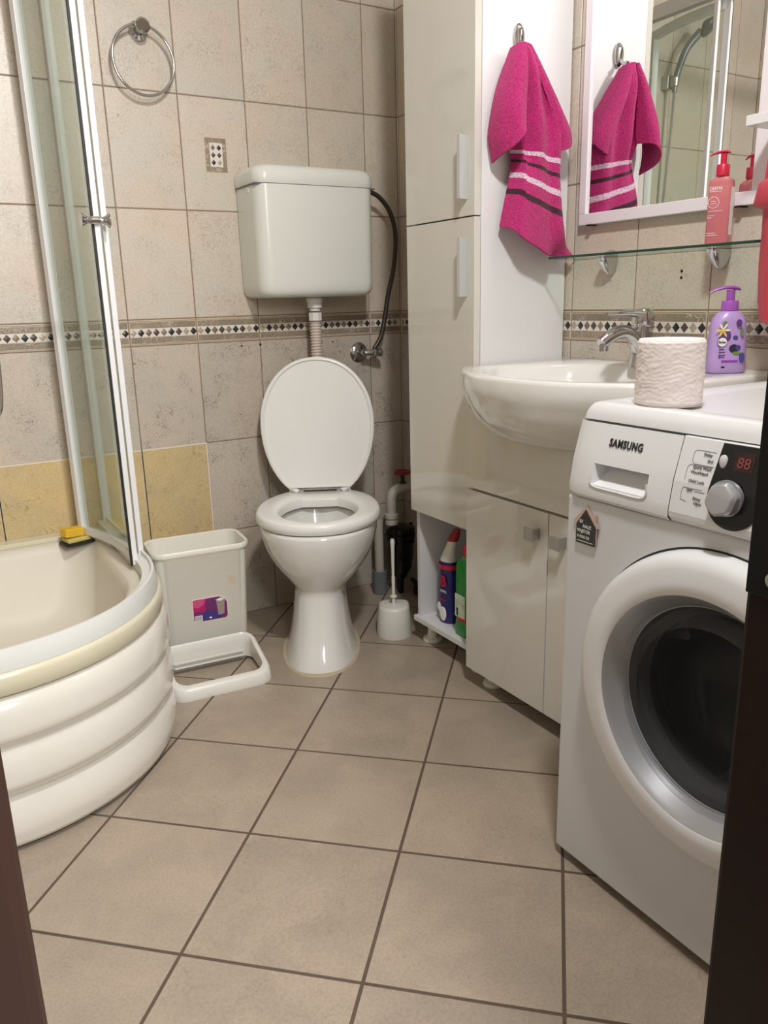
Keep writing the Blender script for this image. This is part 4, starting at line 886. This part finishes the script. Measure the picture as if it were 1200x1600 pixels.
def stile(i0, w, nm, m, hw=.010):
    p = dpts[i0]; t = (dpts[min(i0+1, len(dpts)-1)]-dpts[max(i0-1, 0)]).normalized(); nn_ = Vector((t.y, -t.x, 0))
    P = [p+nn_*hw-t*w, p+nn_*hw+t*w, p-nn_*hw+t*w, p-nn_*hw-t*w]
    child(G().loft([[(q.x, q.y, z) for q in P] for z in (.388, 1.965)]).obj(nm, m, en, world=True, bevel=.001))
stile(0, .010, 'trailing_stile', M['alu'], .012); stile(len(dpts)-1, .012, 'leading_stile', M['alu'], .006)
p = dpts[-1]; 
child(G().box((p.x-.0115, p.y-.010, .385), (p.x-.0065, p.y-.002, 1.965)).obj('rubber_seal', M['rubber'], en, world=True))
g = G(); g.lathe([(.016, -.031), (.0165, -.029), (.010, -.023), (.007, -.016), (.007, -.009), (.009, -.008), (.009, .008), (.007, .009), (.007, .016), (.010, .023), (.0165, .029), (.016, .031)], (p.x-.005, p.y-.018, 1.205), 'x', 28)
child(g.obj('handle_knob', M['chrome'], en, world=True, smooth=True))

# hand shower on the back wall (seen in the mirror)
hs = thing('hand_shower', 'chrome hand shower with hose in a wall holder seen in the mirror', 'hand shower', (-1.30, -.01, 1.80))
g = G(); g.box((-1.318, -.035, 1.795), (-1.282, -.002, 1.845)); g.lathe([(.016, 0), (.018, .035)], (-1.305, -.05, 1.80), 'z', 20); g.obj('holder', M['satin'], hs, world=True, bevel=.003)
g = G(); g.tube(crv([(-1.305, -.05, 1.78), (-1.308, -.055, 1.84), (-1.33, -.075, 1.93), (-1.365, -.11, 1.99)], 8), [.010+.00025*k for k in range(25)], 14); g.obj('handle', mat('grey_shower_plastic', srgb(120, 122, 124), .35, metal=.4), hs, world=True, smooth=True)
hd = G().lathe([(.012, .03), (.036, .012), (.042, .002), (.040, -.004), (.001, -.006)], n=28).obj('shower_head', mat('dark_grey_shower_plastic', srgb(96, 98, 100), .35, metal=.4), hs, smooth=True)
hd.location = Vector((-1.385, -.135, 2.0))-hs.location; hd.rotation_euler = (-.7, .5, 0)
G().tube(crv([(-1.305, -.05, 1.785), (-1.302, -.045, 1.6), (-1.298, -.03, 1.3), (-1.29, -.03, 1.0), (-1.31, -.06, .75), (-1.38, -.06, .85), (-1.42, -.03, .98)], 10), .006, 10).obj('hose', M['chrome'], hs, world=True, smooth=True)

# sponge
sg = thing('sponge', 'yellow kitchen sponge on a dark dish at the back of the shower tray', 'sponge', (-1.165, -.10, .3725), rotz=.25)
G().loft([at_z(rrect(-.042, .042, -.03, .03, .008, 4), z) for z in (.0, .006)]).obj('dark_dish', M['rubber'], sg, smooth=True)
g = G(); g.box((-.034, -.022, .0062), (.034, .022, .018)); g.obj('sponge_pad', mat('pale_yellow_sponge', srgb(206, 190, 110), .95, bump=1, bscale=300), sg, bevel=.003)
g = G(); g.box((-.038, -.012, .019), (.018, .024, .044)); o_ = g.obj('sponge_block', M['sponge'], sg, bevel=.004); o_.rotation_euler = (0, .08, .08)

# ---------------------------------------------------------------- plumbing in the corner
dpn = thing('drain_pipe', 'pale drain pipe with elbow rising from a grey socket in the dark corner', 'pipe', (-.165, -.12, 0))
G().lathe([(.026, .0), (.026, .085), (.022, .086), (.022, .0)], (-.170, -.10, .0), n=28).obj('socket', M['pvcg'], dpn, world=True, smooth=True)
G().lathe([(.016, .08), (.016, .27)], (-.170, -.10, 0), n=24).obj('riser', M['pvc'], dpn, world=True, smooth=True)
wf = thing('water_filter', 'black cylindrical water filter housing in the corner behind the toilet brush', 'water filter', (-.115, -.13, .1))
G().lathe([(.020, .06), (.042, .10), (.048, .15), (.048, .205), (.054, .207), (.055, .222), (.050, .226), (.054, .23), (.054, .245), (.040, .25), (.018, .252)], (-.108, -.14, 0), n=36).obj('housing', M['black'], wf, world=True, smooth=True)
for a in (-2.4, -1.2, .2): G().box((-.108+.054*math.cos(a)-.006, -.14+.054*math.sin(a)-.006, .195), (-.108+.054*math.cos(a)+.006, -.14+.054*math.sin(a)+.006, .25)).obj('clip', M['black'], wf, world=True, bevel=.002)
G().lathe([(.010, 0.), (.012, .03), (.012, .065)], (-.108, -.14, .0), n=16).obj('foot_pipe', M['rubber'], wf, world=True, smooth=True)
pe = thing('supply_pipe', 'pale plastic elbow pipe with collar above the black filter', 'pipe', (-.13, -.14, .26))
g = G(); g.lathe([(.022, 0), (.022, .012), (.019, .013), (.019, .020), (.024, .022), (.024, .036), (.017, .038), (.017, .06)], (-.140, -.14, .262), n=28)
g.tube(crv([(-.140, -.14, .32), (-.140, -.14, .35), (-.132, -.14, .372), (-.110, -.14, .383), (-.085, -.14, .385), (-.03, -.14, .385)], 8), .018, 20); g.obj('elbow', M['pvc'], pe, world=True, smooth=True)
sv = thing('stop_valve', 'red handled stop valve on the pipe in the corner', 'valve', (-.09, -.14, .40))
G().lathe([(.014, 0), (.010, .004), (.007, .008), (.007, .03)], (-.092, -.14, .402), n=18).obj('stem', M['hose'], sv, world=True, smooth=True)
G().lathe([(.022, .031), (.030, .033), (.030, .041), (.022, .044), (.008, .040)], (-.092, -.14, .402), n=12).obj('hand_wheel', M['valve_red'], sv, world=True, bevel=.001)
lh = G().tube(crv([(-.03, -.10, .02), (-.06, -.17, .03), (-.08, -.20, .012), (-.05, -.24, .012), (-.02, -.26, .02)], 8), .009, 10).obj('floor_hose', M['rubber'], None, smooth=True, origin=(-.06, -.18, .012))
tag(lh, 'dark hose lying on the floor in the corner behind the tall cabinet', 'hose')
